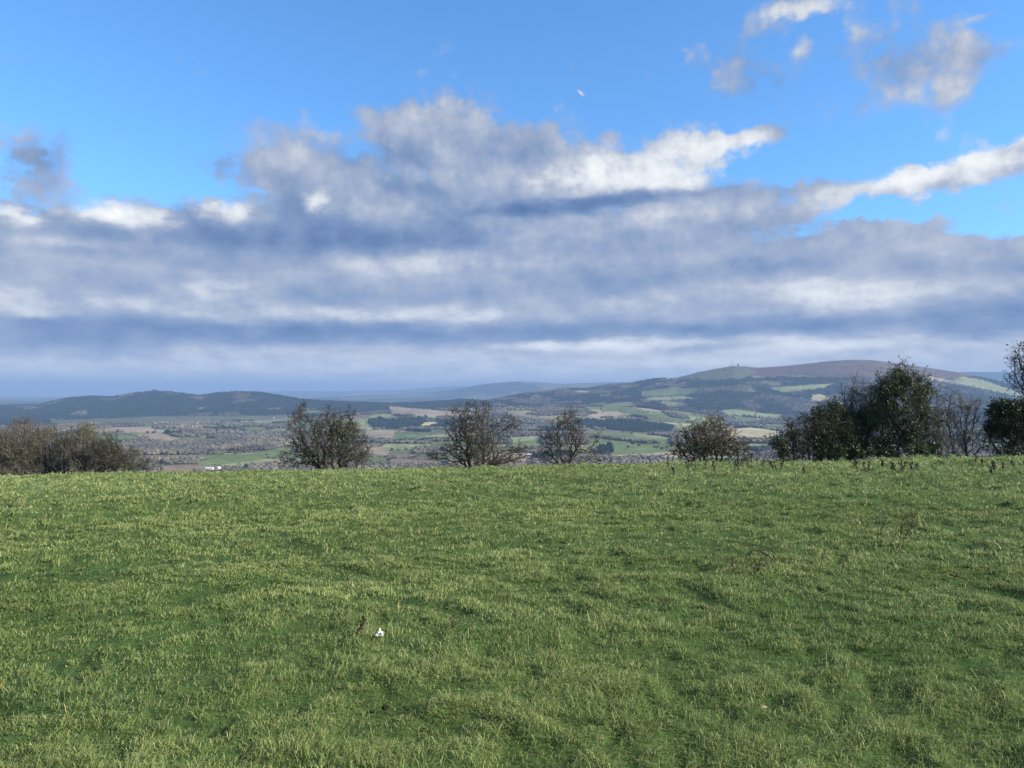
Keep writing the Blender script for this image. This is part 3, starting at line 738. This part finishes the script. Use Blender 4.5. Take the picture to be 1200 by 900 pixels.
# thicket on the left
TH = 'bare shrubs of the thicket at the left end of the brow'
thick = [
    ('grey leafless shrub cut by the left picture edge', 45, [-38, -20, -5], [(-22, 528, 34, 30), (-5, 535, 26, 22), (-10, 548, 34, 9)], 11, 62),
    ('tallest grey leafless shrub of the left thicket, its spray of twigs standing highest', 44, [8, 22, 34], [(22, 524, 24, 30), (25, 504, 12, 14), (12, 538, 22, 20), (38, 532, 18, 22), (22, 549, 32, 8)], 12, 72),
    ('grey leafless shrub between the tallest thicket shrub and the one with green tips', 45, [52, 66, 76], [(60, 528, 26, 26), (52, 513, 16, 10), (80, 518, 12, 12), (74, 538, 20, 20), (66, 549, 30, 8)], 13, 60),
    ('brownish shrub with a few yellow-green leaves at its top, right of the thicket middle', 44, [92, 102, 112], [(100, 526, 17, 26), (112, 536, 20, 20), (92, 538, 14, 18), (104, 549, 28, 8)], 14, 60),
    ('low reddish-brown brush at the right end of the left thicket', 43.5, [122, 134, 147], [(126, 534, 16, 20), (142, 540, 18, 16), (155, 546, 14, 11)], 15, 40),
]
for (lab, D, st, el, seed, hpx) in thick:
    lv = None
    if seed == 14: lv = [('ivy', 420, 0.045, (0.09, 0.10, 0.03), (0.22, 0.24, 0.07), [(103, 507, 9, 10)])]
    make_tree('leafless_shrub', lab, 'shrub', D, st, el, seed, n_att=1000, step=0.14, tip=0.008, wig=0.22, up=0.22, per=1.7, tl=0.46, curl=0.16,
              tup=0.55, thin=0.0065, twig_mat=M_TWIG_GREY if seed != 15 else M_TWIG, leaves=lv, group=None, depth=1.2, sub=2)
make_tree('hawthorn_tree', 'gnarled leafless hawthorn right of the left thicket, with an arched limb on its upper left', 'tree', 44, [379, 394],
          [(385, 515, 42, 30), (352, 498, 20, 18), (350, 484, 12, 9), (398, 488, 22, 14), (412, 518, 24, 24), (350, 537, 24, 12), (345, 520, 16, 8), (388, 541, 46, 7)],
          21, n_att=900, wig=0.42, per=1.15, tl=0.40, curl=0.42, tup=0.0, thin=0.0068,
          leaves=[('ivy', 2600, 0.045, (0.028, 0.035, 0.018), (0.08, 0.085, 0.04), [(402, 505, 20, 18), (388, 520, 14, 16)])])
make_tree('leafless_shrub', 'low reddish bare brush at the right foot of the leftmost hawthorn', 'shrub', 43.5, [408, 420], [(412, 538, 20, 12), (425, 543, 10, 7)], 22,
          n_att=220, wig=0.25, up=0.2, per=1.6, tl=0.4, curl=0.2, tup=0.4, thin=0.006)
make_tree('hawthorn_tree', 'broadest leafless hawthorn with long limbs spreading low to the left', 'tree', 43.5, [552, 562],
          [(556, 508, 36, 30), (540, 492, 18, 15), (566, 480, 18, 10), (590, 500, 20, 20), (520, 528, 24, 11), (502, 534, 12, 5), (604, 530, 18, 12), (560, 530, 30, 14), (530, 512, 16, 12), (560, 540, 50, 6), (545, 478, 10, 8)],
          31, n_att=1050, wig=0.45, per=1.1, tl=0.36, curl=0.42, tup=0.0, thin=0.0072,
          leaves=[('twig', 500, 0.035, (0.03, 0.035, 0.015), (0.07, 0.07, 0.03))])
make_tree('leafless_shrub', 'pale brown twiggy suckers at the foot of the broadest hawthorn', 'shrub', 43, [565, 575, 583], [(570, 530, 14, 16), (582, 536, 12, 10)], 32,
          n_att=160, wig=0.2, up=0.3, per=1.5, tl=0.45, curl=0.15, tup=0.5, thin=0.0055, twig_mat=M_TWIG_GREY)
make_tree('hawthorn_tree', 'small leafless hawthorn with a rounded open crown between the broadest hawthorn and the leafy bush', 'tree', 44, [664],
          [(662, 508, 26, 24), (660, 490, 13, 10), (685, 520, 18, 16), (646, 522, 16, 15), (690, 534, 14, 8), (640, 537, 16, 6), (665, 538, 34, 5)],
          41, n_att=620, wig=0.36, per=1.0, tl=0.42, curl=0.3, tup=0.1, thin=0.0065,
          leaves=[('twig', 260, 0.035, (0.06, 0.045, 0.02), (0.14, 0.085, 0.04))])
make_tree('hawthorn_tree', 'rounded bush still holding tan and olive leaves, one thin shoot leaning above it', 'tree', 43, [815, 828, 840],
          [(828, 515, 30, 22), (833, 499, 16, 9), (808, 528, 18, 14), (854, 522, 16, 16), (838, 489, 5, 7)],
          51, n_att=760, wig=0.33, up=0.1, per=1.0, tl=0.36, curl=0.3, tup=0.2, thin=0.006,
          leaves=[('twig', 4200, 0.050, OLIVE, TAN), ('ivy', 900, 0.05, IVY_D, (0.05, 0.05, 0.02), [(803, 536, 8, 6), (830, 528, 26, 10)])])
make_tree('leafless_shrub', 'thin straggly shrub just right of the leafy bush', 'shrub', 42.5, [866, 874], [(870, 530, 9, 11)], 52,
          n_att=70, wig=0.3, up=0.2, per=1.2, tl=0.3, curl=0.3, tup=0.3, thin=0.006, leaves=[('twig', 180, 0.05, (0.03, 0.02, 0.015), (0.07, 0.04, 0.025))])
# clump on the right
make_tree('ivy_covered_stump', 'small leaning dark ivy stump at the left end of the right-hand clump', 'stump', 42.5, [918], [(916, 528, 7, 10), (912, 518, 8, 6)], 61,
          n_att=90, per=0.6, tl=0.2, leaves=[('ivy', 1300, 0.055, IVY_D, (0.03, 0.045, 0.02), [(912, 519, 9, 8), (918, 530, 6, 8)])])
make_tree('leafless_shrub', 'reddish-brown bare bush between the ivy stump and the smaller ivy-clad tree', 'shrub', 43.5, [930, 940, 950], [(938, 515, 18, 22), (928, 525, 14, 14), (952, 500, 14, 16)], 62,
          n_att=620, wig=0.25, up=0.2, per=1.7, tl=0.42, curl=0.22, tup=0.3, thin=0.0068,
          leaves=[('twig', 2600, 0.05, (0.03, 0.03, 0.018), (0.08, 0.06, 0.035))])
make_tree('ivy_clad_tree', 'smaller dark green ivy-clad tree in the left half of the right-hand clump', 'tree', 44, [962, 975, 988],
          [(970, 505, 20, 34), (975, 480, 14, 16), (985, 520, 22, 20), (960, 525, 18, 14)], 63, n_att=700, wig=0.25, up=0.2, per=1.0, tl=0.5, curl=0.2, tup=0.4, thin=0.0065,
          leaves=[('ivy', 21000, 0.047, IVY_D, IVY_L, [(968, 500, 15, 28), (977, 476, 9, 12), (958, 488, 8, 10), (972, 530, 26, 9), (985, 522, 22, 18), (960, 520, 12, 20), (990, 500, 12, 20)])])
make_tree('leafless_tree', 'grey leafless tree with fine upright twigs between the two ivy-clad trees', 'tree', 45, [1000, 1012],
          [(1005, 490, 22, 42), (1012, 465, 14, 16), (995, 520, 20, 20), (1025, 480, 14, 26)], 64, n_att=800, wig=0.22, up=0.3, per=1.3, tl=0.6, curl=0.15, tup=0.6, thin=0.007, twig_mat=M_TWIG_GREY,
          leaves=[('ivy', 16000, 0.047, IVY_D, (0.07, 0.08, 0.042), [(1003, 512, 20, 28), (1014, 490, 12, 20), (994, 495, 12, 20)])])
make_tree('ivy_clad_tree', 'tallest dark green ivy-clad tree, with a broad ragged crown above the right-hand clump', 'tree', 44, [1040, 1055, 1070],
          [(1058, 480, 36, 46), (1064, 446, 24, 22), (1036, 508, 22, 32), (1084, 502, 22, 36), (1090, 462, 12, 18), (1036, 462, 14, 16)], 65, n_att=1300, step=0.17, wig=0.25, up=0.2, per=0.9, tl=0.55, curl=0.2, tup=0.45, thin=0.0065,
          leaves=[('ivy', 36000, 0.047, IVY_D, (0.090, 0.125, 0.052), [(1052, 475, 28, 36), (1040, 462, 14, 20), (1064, 450, 18, 17), (1084, 470, 12, 24), (1036, 512, 20, 28), (1078, 512, 24, 28), (1055, 440, 10, 10), (1060, 524, 38, 16), (1030, 480, 12, 20), (1010, 530, 26, 9)]),
                  ('twig', 3600, 0.055, (0.07, 0.085, 0.03), (0.15, 0.14, 0.055))])
make_tree('leafless_shrub', 'pale grassy-brown bare shrub hugging the right foot of the tallest ivy-clad tree', 'shrub', 43.5, [1092, 1100], [(1096, 505, 10, 28), (1102, 525, 9, 14)], 66,
          n_att=300, wig=0.22, up=0.3, per=1.3, tl=0.5, curl=0.2, tup=0.5, thin=0.006, twig_mat=M_TWIG_GREY)
make_tree('leafless_tree', 'slender grey leafless tree standing alone between the tallest ivy-clad tree and the dark evergreen', 'tree', 44.5, [1122, 1130],
          [(1126, 500, 22, 34), (1118, 480, 12, 16), (1138, 482, 12, 16), (1126, 525, 22, 14), (1150, 515, 12, 20)], 67, n_att=620, wig=0.25, up=0.3, per=1.2, tl=0.55, curl=0.18, tup=0.5, thin=0.0065, twig_mat=M_TWIG_GREY)
make_tree('evergreen_tree', 'dense dark evergreen with a flat-topped crown at the right picture edge', 'tree', 44, [1178, 1205],
          [(1182, 498, 30, 26), (1215, 495, 30, 26), (1175, 478, 18, 10), (1200, 525, 34, 12)], 68, n_att=900, wig=0.3, per=0.9, tl=0.35, curl=0.3, tup=0.1,
          leaves=[('ivy', 23000, 0.060, (0.014, 0.028, 0.016), (0.045, 0.070, 0.034), [(1180, 490, 26, 18), (1212, 492, 30, 22), (1176, 478, 16, 10), (1195, 475, 16, 7), (1170, 505, 14, 10), (1200, 512, 24, 10)]),
                  ('ivy', 2500, 0.05, (0.014, 0.028, 0.016), (0.045, 0.070, 0.034), [(1190, 528, 34, 9)])])
make_tree('leafless_tree', 'tall bare tree rooted beyond the right picture edge, its twigs hanging in at the right', 'tree', 40, [1222],
          [(1212, 430, 28, 28), (1235, 440, 30, 36), (1195, 420, 12, 12), (1192, 452, 12, 9), (1225, 480, 16, 30)], 69, n_att=750, wig=0.36, per=0.9, tl=0.42, curl=0.35, tup=0.0, thin=0.0065,
          leaves=[('twig', 700, 0.055, (0.02, 0.025, 0.012), (0.06, 0.06, 0.03))])

# ---------------------------------------------------------------- dead dock and thistle stalks
def on_field(X, Y):
    p = hit(X, Y, 1.5, 60, field_z); return p
def stalk(kind, label, cat, p, h, seed, heads=3, bush=0.4, mat=M_DEAD, group=None, lean=0.15, clump=1):
    g = np.random.default_rng(seed); root = empty(kind, tuple(p)); tag(root, label, cat, group)
    S0 = []; S1 = []; A = []; B = []; SV = []; SF = []; off = 0; hd = []
    for c in range(clump):
        q = np.array(p)+np.array([g.normal(0, 0.10*(clump > 1)), g.normal(0, 0.08*(clump > 1)), -0.04])
        S0.append(np.array(p)-np.array([0, 0, 0.05])); S1.append(q); A.append(0.006); B.append(0.006); d = np.array([g.normal(0, lean), g.normal(0, lean), 1.0]); hh = h*g.uniform(0.7, 1.0) if c else h
        n = 7; r = 0.0045 if kind == 'thistle_stalk' else 0.006
        for k in range(n):
            d = d+g.normal(0, 0.09, 3); d /= np.linalg.norm(d); e = q+d*(hh+0.04)/n
            S0.append(q); S1.append(e); A.append(r); B.append(r*0.88); r *= 0.88
            if k >= 2:
                hd.append((q, e))
                for _ in range(heads):
                    if g.uniform() < 0.75:
                        u = d*0.9+g.normal(0, 0.55, 3); u /= np.linalg.norm(u); L = hh*bush*g.uniform(0.25, 0.6)
                        S0.append(e); S1.append(e+u*L); A.append(r*0.6); B.append(r*0.35); hd.append((e, e+u*L))
            q = e
        hd.append((S0[-1], q))
    V, Fc = tubes(S0, S1, A, B, 5); mesh_obj('stem', V, Fc, mat, parent=root)
    return root, hd, g
def seed_heads(root, hd, g, n, size, c1, c2):
    a = np.array([h[0] for h in hd]); b = np.array([h[1] for h in hd]); j = g.integers(0, len(hd), n); t = g.uniform(0.25, 1.05, (n, 1))
    V, Fc, C = leaf_faces(a[j]*(1-t)+b[j]*t, size, g, c1, c2, size*0.55); mesh_obj('seed_head', V, Fc, M_LEAF, C, parent=root)
docks = [(784, 556, 15, 1), (789, 557, 7, 1), (812, 555, 19, 3), (806, 552, 9, 1), (838, 556, 12, 1), (826, 549, 8, 1), (861, 557, 18, 2), (865, 552, 12, 1), (872, 549, 17, 2), (880, 547, 12, 1),
         (887, 546, 8, 1), (893, 548, 8, 1), (910, 553, 12, 3), (941, 558, 9, 1), (996, 549, 9, 2), (1014, 553, 10, 2), (1033, 550, 9, 1), (1051, 555, 13, 4), (1066, 552, 8, 1),
         (1075, 552, 7, 2), (1142, 545, 9, 1), (1150, 546, 6, 1), (1171, 553, 10, 3), (1162, 556, 6, 1), (1188, 549, 7, 1), (745, 543.5, 8, 1), (715, 544, 6, 1)]
ORD = ['leftmost', 'second from left', 'third from left', 'fourth from left', 'fifth from left', 'sixth from left', 'seventh from left', 'eighth from left',
       'ninth from left', 'tenth from left', 'eleventh from left', 'twelfth from left', 'thirteenth from left', 'fourteenth from left']
docks.sort(); zone = [0, 0, 0]
for i, (X, Y, hp, cl) in enumerate(docks):
    p = on_field(X, Y); h = 1.2*hp*p[1]/F
    zi = 0 if X < 760 else 1 if X < 960 else 2
    o_ = ORD[zone[zi]]; zone[zi] += 1
    if cl == 4: lab = 'widest dark clump of withered docks, in front of the tallest ivy-clad tree'
    elif zi == 0: lab = o_+' of two withered docks between the small hawthorn and leafy bush'
    elif zi == 1: lab = o_+' withered dock '+('clump' if cl > 1 else 'stalk')+' in the row before the leafy bush'
    else: lab = o_+' withered dock '+('clump' if cl > 1 else 'stalk')+' in the row before the ivy-clad trees'
    gr = ['dock stalks left of the leafy bush', 'dock stalks before the leafy bush', 'dock stalks before the right-hand trees'][zi]
    rt, hd, g = stalk('dock_stalk', lab, 'dead plant', p, h, 900+i, 3, 0.45, group=gr, clump=cl, lean=0.12)
    seed_heads(rt, hd, g, 85*cl, 0.022, (0.040, 0.028, 0.020), (0.10, 0.070, 0.05))
p = on_field(1046, 642); stalk('thistle_stalk', 'thin leafless thistle stalk fanning to the left in the right of the field', 'dead plant', p, 44*p[1]/F, 951, 6, 1.2, lean=0.12, clump=3)
p = on_field(1040, 640); stalk('thistle_stalk', 'short slanting dead stalk beside the fanning thistle stalk', 'dead plant', p, 22*p[1]/F, 952, 2, 1.0, lean=0.7)
p = on_field(957, 673); stalk('thistle_stalk', 'upright thin dead stalk, left one of the pair in the right of the field', 'dead plant', p, 46*p[1]/F, 953, 1, 0.5, lean=0.05)
p = on_field(984, 672); stalk('thistle_stalk', 'thin dead stalk with short side twigs, right one of the pair in the field', 'dead plant', p, 38*p[1]/F, 954, 2, 0.5, lean=0.08)
rt, hd, g = stalk('dock_stalk', 'short brown dock stub left of the white scrap', 'dead plant', on_field(421, 742), 0.120, 955, 1, 0.25, lean=0.03)
seed_heads(rt, hd, g, 110, 0.012, (0.08, 0.05, 0.035), (0.16, 0.11, 0.07))
rt, hd, g = stalk('dock_stalk', 'tiny brown dead stalk right of the white scrap', 'dead plant', on_field(535, 736), 0.085, 956, 1, 0.25, lean=0.2)
seed_heads(rt, hd, g, 40, 0.009, (0.08, 0.05, 0.035), (0.16, 0.11, 0.07))
rt, hd, g = stalk('dry_grass_tuft', 'tuft of dry pale grass touching the brown stub', 'dead plant', on_field(428, 740), 0.085, 957, 1, 0.4, mat=M_DRY, lean=0.12, clump=5)

def stick(name, label, X0, Y0, X1, Y1, r, mat, seed, lift=0.04, forks=3):
    g = np.random.default_rng(seed); a = on_field(X0, Y0); b = on_field(X1, Y1); a[2] += lift; b[2] += lift
    root = empty(name, tuple(a)); tag(root, label, 'stick'); n = 8; P = [a+(b-a)*k/n+np.array([0, 0, 0.02*math.sin(k/n*math.pi)])+g.normal(0, 0.006, 3) for k in range(n+1)]
    S0 = P[:-1]; S1 = P[1:]; R = np.linspace(r, r*0.5, n+1); V, Fc = tubes(S0, S1, R[:-1], R[1:], 6); mesh_obj('branch', V, Fc, mat, parent=root, smooth=True)
    if forks:
        T0 = []; T1 = []
        for k in range(forks*2):
            q = P[g.integers(1, n)]; d = (b-a)/np.linalg.norm(b-a)*0.6+g.normal(0, 0.6, 3); d[2] = abs(d[2]); T0.append(q); T1.append(q+d*np.linalg.norm(b-a)*0.22)
        V, Fc = tubes(T0, T1, [r*0.4]*len(T0), [r*0.2]*len(T0), 4); mesh_obj('twig', V, Fc, mat, parent=root)
stick('fallen_branch', 'dark fallen twig slanting through the grass, left of the thin stalk pair', 884, 646, 912, 667, 0.008, M_DEAD, 961)
stick('fallen_stick', 'straight dark stick lying in the grass towards the right edge', 1112, 680, 1137, 688, 0.007, M_DEAD, 962, forks=1)
stick('pale_stick', 'short bleached stick lying near the right edge of the field', 1164, 641, 1172, 648, 0.009, M_PALE, 963, forks=0)
rt, hd, g = stalk('bracken_tuft', 'flattened tuft of red-brown dead bracken beside the dark fallen twig', 'dead plant', on_field(884, 668), 0.10, 964, 4, 1.1, lean=0.7, clump=6)
seed_heads(rt, hd, g, 70, 0.012, (0.09, 0.065, 0.045), (0.19, 0.14, 0.10))

def lump(name, label, cat, p, sx, sy, sz, mat, seed, jag=0.3, sub=2, up=0.3):
    g = random.Random(seed); bm = bmesh.new(); bmesh.ops.create_icosphere(bm, subdivisions=sub, radius=1)
    for v in bm.verts:
        k = 1+g.uniform(-jag, jag); v.co = Vector((v.co.x*sx*k, v.co.y*sy*k, v.co.z*sz*k+sz*up))
    me = bpy.data.meshes.new(name); bm.to_mesh(me); bm.free(); me.materials.append(mat); o = bpy.data.objects.new(name, me); o.location = p; link(o); tag(o, label, cat); return o
# crumpled white scrap: a folded sheet with pointed corners
def scrap():
    p = on_field(446, 748); g = np.random.default_rng(5); n = 9
    u, v = np.meshgrid(np.linspace(-1, 1, n), np.linspace(-1, 1, n), indexing='ij')
    zz = 0.042*np.exp(-((u+0.05)**2*9+(v)**2*7))+0.010*g.normal(size=u.shape)+0.018*np.abs(np.sin(u*3.1+v*1.3))
    V = np.stack([p[0]+u*0.019*(1-0.25*v)+0.004*g.normal(size=u.shape), p[1]+v*0.035, p[2]+0.030+zz], -1).reshape(-1, 3)
    i = np.arange(n-1)[:, None]*n+np.arange(n-1)[None]; Fc = np.stack([i, i+n, i+n+1, i+1], -1).reshape(-1, 4)
    root_ = mesh_obj('paper_scrap', V-p, Fc, M_PAPER); root_.location = p
    sol = root_.modifiers.new('thickness', 'SOLIDIFY'); sol.thickness = 0.0015
    tag(root_, 'crumpled white scrap lying in the grass right of the brown stub', 'litter')
scrap()
lump('dark_spot', 'small black spot in the grass below the white scrap', 'lump', on_field(452, 834)+np.array([0, 0, 0.028]), 0.017, 0.014, 0.013, M_SPOT, 3)  # dark spot in the grass, put in as a small black lump
def dead_leaf(X, Y, size, seed, label):
    p = on_field(X, Y)+np.array([0, 0, 0.055]); g = np.random.default_rng(seed); t = np.linspace(0, 1, 7); w = np.sin(t*np.pi)**0.7*0.42
    th = g.uniform(0, 6.28); ax = np.array([math.cos(th), math.sin(th), 0.25]); bx = np.array([-math.sin(th), math.cos(th), 0.35])
    V = []
    for k in range(7):
        c = ax*(t[k]-0.5)*size*2+np.array([0, 0, 0.3*size*math.sin(t[k]*3)])
        V += [c-bx*w[k]*size, c+np.array([0, 0, -0.12*size]), c+bx*w[k]*size]
    Fc = []
    for k in range(6):
        for s in (0, 1): Fc.append((k*3+s, k*3+3+s, k*3+4+s, k*3+1+s))
    o = mesh_obj('dead_leaf', np.array(V), np.array(Fc), M_TAN); o.location = p
    sol = o.modifiers.new('thickness', 'SOLIDIFY'); sol.thickness = 0.001
    tag(o, label, 'leaf')
dead_leaf(892, 840, 0.022, 4, 'pale tan dead leaf in the foreground grass right of centre')

# ---------------------------------------------------------------- far things: field trees, farms, mast
def far_tree(X, Y, h, w, seed, label, group, con=False):
    p = hit(X, Y, 1100, 9000); g = np.random.default_rng(seed); root = empty('field_tree', tuple(p)); tag(root, label, 'tree', group)
    V, Fc = tubes([p-np.array([0, 0, 1]), p+np.array([0, 0, h*0.3])], [p+np.array([0, 0, h*0.3]), p+np.array([g.normal(0, .3), 0, h*0.7])], [0.5, 0.38], [0.38, 0.15], 6)
    mesh_obj('trunk', V, Fc, M_BARK, parent=root)
    k = 1 if con else 4; off = g.normal(size=(k, 3))*np.array([w*0.28, w*0.28, h*0.10]) if not con else np.zeros((1, 3))
    P = p+off; P[:, 2] = p[2]+h*0.12+np.abs(off[:, 2])
    v, f, c = crowns(P, np.full(k, w*(0.5 if con else 0.36)), np.full(k, h*0.82), np.array([(0.03, 0.045, 0.025) if con else (0.115, 0.098, 0.080)])*np.ones((k, 1)), 60, 0.30, seed)
    mesh_obj('crown', v, f, M_WOOD, c, parent=root)
GF = 'bare trees in the green valley fields'
for i, (X, Y, h, w) in enumerate(sorted([(703, 515, 9, 8), (714, 517, 10, 10), (725, 516.5, 10, 8), (740, 509, 9, 9), (742, 522, 13, 14), (748, 524, 10, 10), (769, 527, 12, 10), (775, 528, 10, 9), (706, 528, 10, 12), (735, 526, 9, 9), (781, 526, 9, 8)])):
    far_tree(X, Y, h, w, 1200+i, ORD[i]+' bare tree in the green valley fields right of the small hawthorn', GF)
far_tree(872, 516, 15, 17, 1220, 'rounded bare tree, larger of the two standing in the straw-coloured far field', None)
far_tree(896, 513, 9, 9, 1221, 'small bare tree, lesser of the two standing in the straw-coloured far field', None)
for i, (X, Y) in enumerate([(176, 459.5), (180, 458.5), (184, 458.6), (188, 459.4), (193, 459.6)]):
    far_tree(X, Y+1.2, 26 if i in (1, 2) else 18, 22, 1230+i, ORD[i]+' of five conifers on the crest of the long left-hand hill', 'conifers crowning the left-hand hill', True)

def house(name, label, X, Y, w, d, h, rh, wall, roof, rot=0.0, group=None, dz=0.0):
    p = hit(X, Y, 1100, 9000); root = empty(name, tuple(p)); root.rotation_euler = (0, 0, rot); tag(root, label, 'building', group)
    bm = bmesh.new()
    q = [(-w/2, -d/2), (w/2, -d/2), (w/2, d/2), (-w/2, d/2)]
    b = [bm.verts.new((x_, y_, -2)) for x_, y_ in q]; t = [bm.verts.new((x_, y_, h)) for x_, y_ in q]
    for k in range(4): bm.faces.new((b[k], b[(k+1) % 4], t[(k+1) % 4], t[k]))
    g1 = bm.verts.new((-w/2, 0, h+rh*0.96)); g2 = bm.verts.new((w/2, 0, h+rh*0.96)); bm.faces.new((t[3], t[0], g1)); bm.faces.new((t[1], t[2], g2))
    me = bpy.data.meshes.new('wall'); bm.to_mesh(me); bm.free(); me.materials.append(wall); o = bpy.data.objects.new('wall', me); link(o); o.parent = root
    bm = bmesh.new(); e = 0.4; sl = rh/(d/2)
    for z0, z1 in ((0.0, 0.25),):
        pr = [(-d/2-e, h-e*sl), (0, h+rh), (d/2+e, h-e*sl), (d/2+e, h-e*sl+0.25), (0, h+rh+0.3), (-d/2-e, h-e*sl+0.25)]
        A = [bm.verts.new((-w/2-e, a_, c_)) for a_, c_ in pr]; B = [bm.verts.new((w/2+e, a_, c_)) for a_, c_ in pr]
        for k in range(6): bm.faces.new((A[k], A[(k+1) % 6], B[(k+1) % 6], B[k]))
        bm.faces.new(A[::-1]); bm.faces.new(B)
    me = bpy.data.meshes.new('roof'); bm.to_mesh(me); bm.free(); me.materials.append(roof); o = bpy.data.objects.new('roof', me); link(o); o.parent = root
    # a door and openings in the long front
    bm = bmesh.new()
    n = max(2, int(w/5))
    for k in range(n):
        cx = -w/2+w*(k+0.5)/n; m = Matrix.Translation((cx, -d/2-0.06, h*0.5)) @ Matrix.Diagonal((1.1, 0.12, 1.2, 1)); bmesh.ops.create_cube(bm, size=1, matrix=m)
    me = bpy.data.meshes.new('window'); bm.to_mesh(me); bm.free(); me.materials.append(M_ROOF); o = bpy.data.objects.new('window', me); link(o); o.parent = root
    return root
house('barn', 'long low white barn in the valley just over the brow, right of the left thicket', 246, 549.8, 14, 7, 2.4, 1.6, M_WALL, M_ROOFW, 0.1)
house('farmhouse', 'short white farmhouse beside the long low white barn', 256.5, 550.2, 7, 6, 3.2, 2.4, M_WALL, M_ROOFW, 1.2)
house('farmhouse', 'tiny white house at the foot of the long left-hand hill', 321, 490, 12, 8, 5, 3, M_WALL, M_ROOF, 0.3)
house('farmhouse', 'white farmhouse glimpsed behind the crown of the leftmost hawthorn', 376, 492.5, 14, 9, 5.5, 3, M_WALL, M_ROOFW, -0.2)
house('barn', 'white-roofed barn in the valley between the broadest hawthorn and the small one', 619, 534.5, 18, 9, 4, 2.5, M_STONE, M_ROOFW, -0.15)
house('farmhouse', 'pale cottage in the fields high on the left flank of the big right-hand hill', 835, 486, 14, 9, 5, 3, M_WALL, M_ROOF, 0.2)
house('farmhouse', 'pale cottage low on the wooded slope left of the ivy stump', 905, 492, 14, 9, 5, 3, M_STONE, M_ROOFW, -0.3)

def mast(X, ztop_px):
    a = math.atan((X-600)/F); rr = np.linspace(4500, 9000, 1200); xs = rr*math.sin(a); ys = rr*math.cos(a); zs = terrain_z(xs, ys)
    k = int(np.argmax((zs-EYE)/ys)); p = np.array([xs[k], ys[k], zs[k]]); return p
p = mast(857.5, 0); root = empty('radio_mast', tuple(p)); tag(root, 'thin lattice radio mast on the shoulder of the big right-hand hill', 'mast')
H = 62.0; s = 1.1; S0 = []; S1 = []
for k in range(3):
    t = k*2.094; S0.append(p+np.array([s*math.cos(t), s*math.sin(t), -2])); S1.append(p+np.array([s*math.cos(t), s*math.sin(t), H]))
for j in range(20):
    for k in range(3):
        t = k*2.094; t2 = (k+1)*2.094; S0.append(p+np.array([s*math.cos(t), s*math.sin(t), j*H/20])); S1.append(p+np.array([s*math.cos(t2), s*math.sin(t2), (j+1)*H/20]))
V, Fc = tubes(S0, S1, [0.5]*3+[0.2]*60, [0.5]*3+[0.2]*60, 5); mesh_obj('lattice', V, Fc, M_STEEL, parent=root)
V, Fc = tubes([p+np.array([0, 0, H])], [p+np.array([0, 0, H+9])], [0.3], [0.15], 6); mesh_obj('antenna', V, Fc, M_STEEL, parent=root)
p = mast(865, 0); root = empty('stone_tower', tuple(p)); tag(root, 'small dark block of a tower beside the radio mast on the right-hand hill', 'tower')
def prism(name, p, w, d, z0, z1, mat, root, taper=1.0):
    bm = bmesh.new(); bmesh.ops.create_cube(bm, size=1.0)
    for v in bm.verts:
        k = taper if v.co.z > 0 else 1; v.co = Vector((v.co.x*w*k, v.co.y*d*k, z1 if v.co.z > 0 else z0))
    bmesh.ops.bevel(bm, geom=bm.edges[:], offset=0.2, segments=1, affect='EDGES')
    me = bpy.data.meshes.new(name); bm.to_mesh(me); bm.free(); me.materials.append(mat); o = bpy.data.objects.new(name, me); link(o); o.parent = root; return o
prism('wall', p, 15, 10, -3, 15, M_ROOF, root, 0.9)
prism('roof', p, 9, 7, 15.0, 25, M_ROOF, root, 0.5)
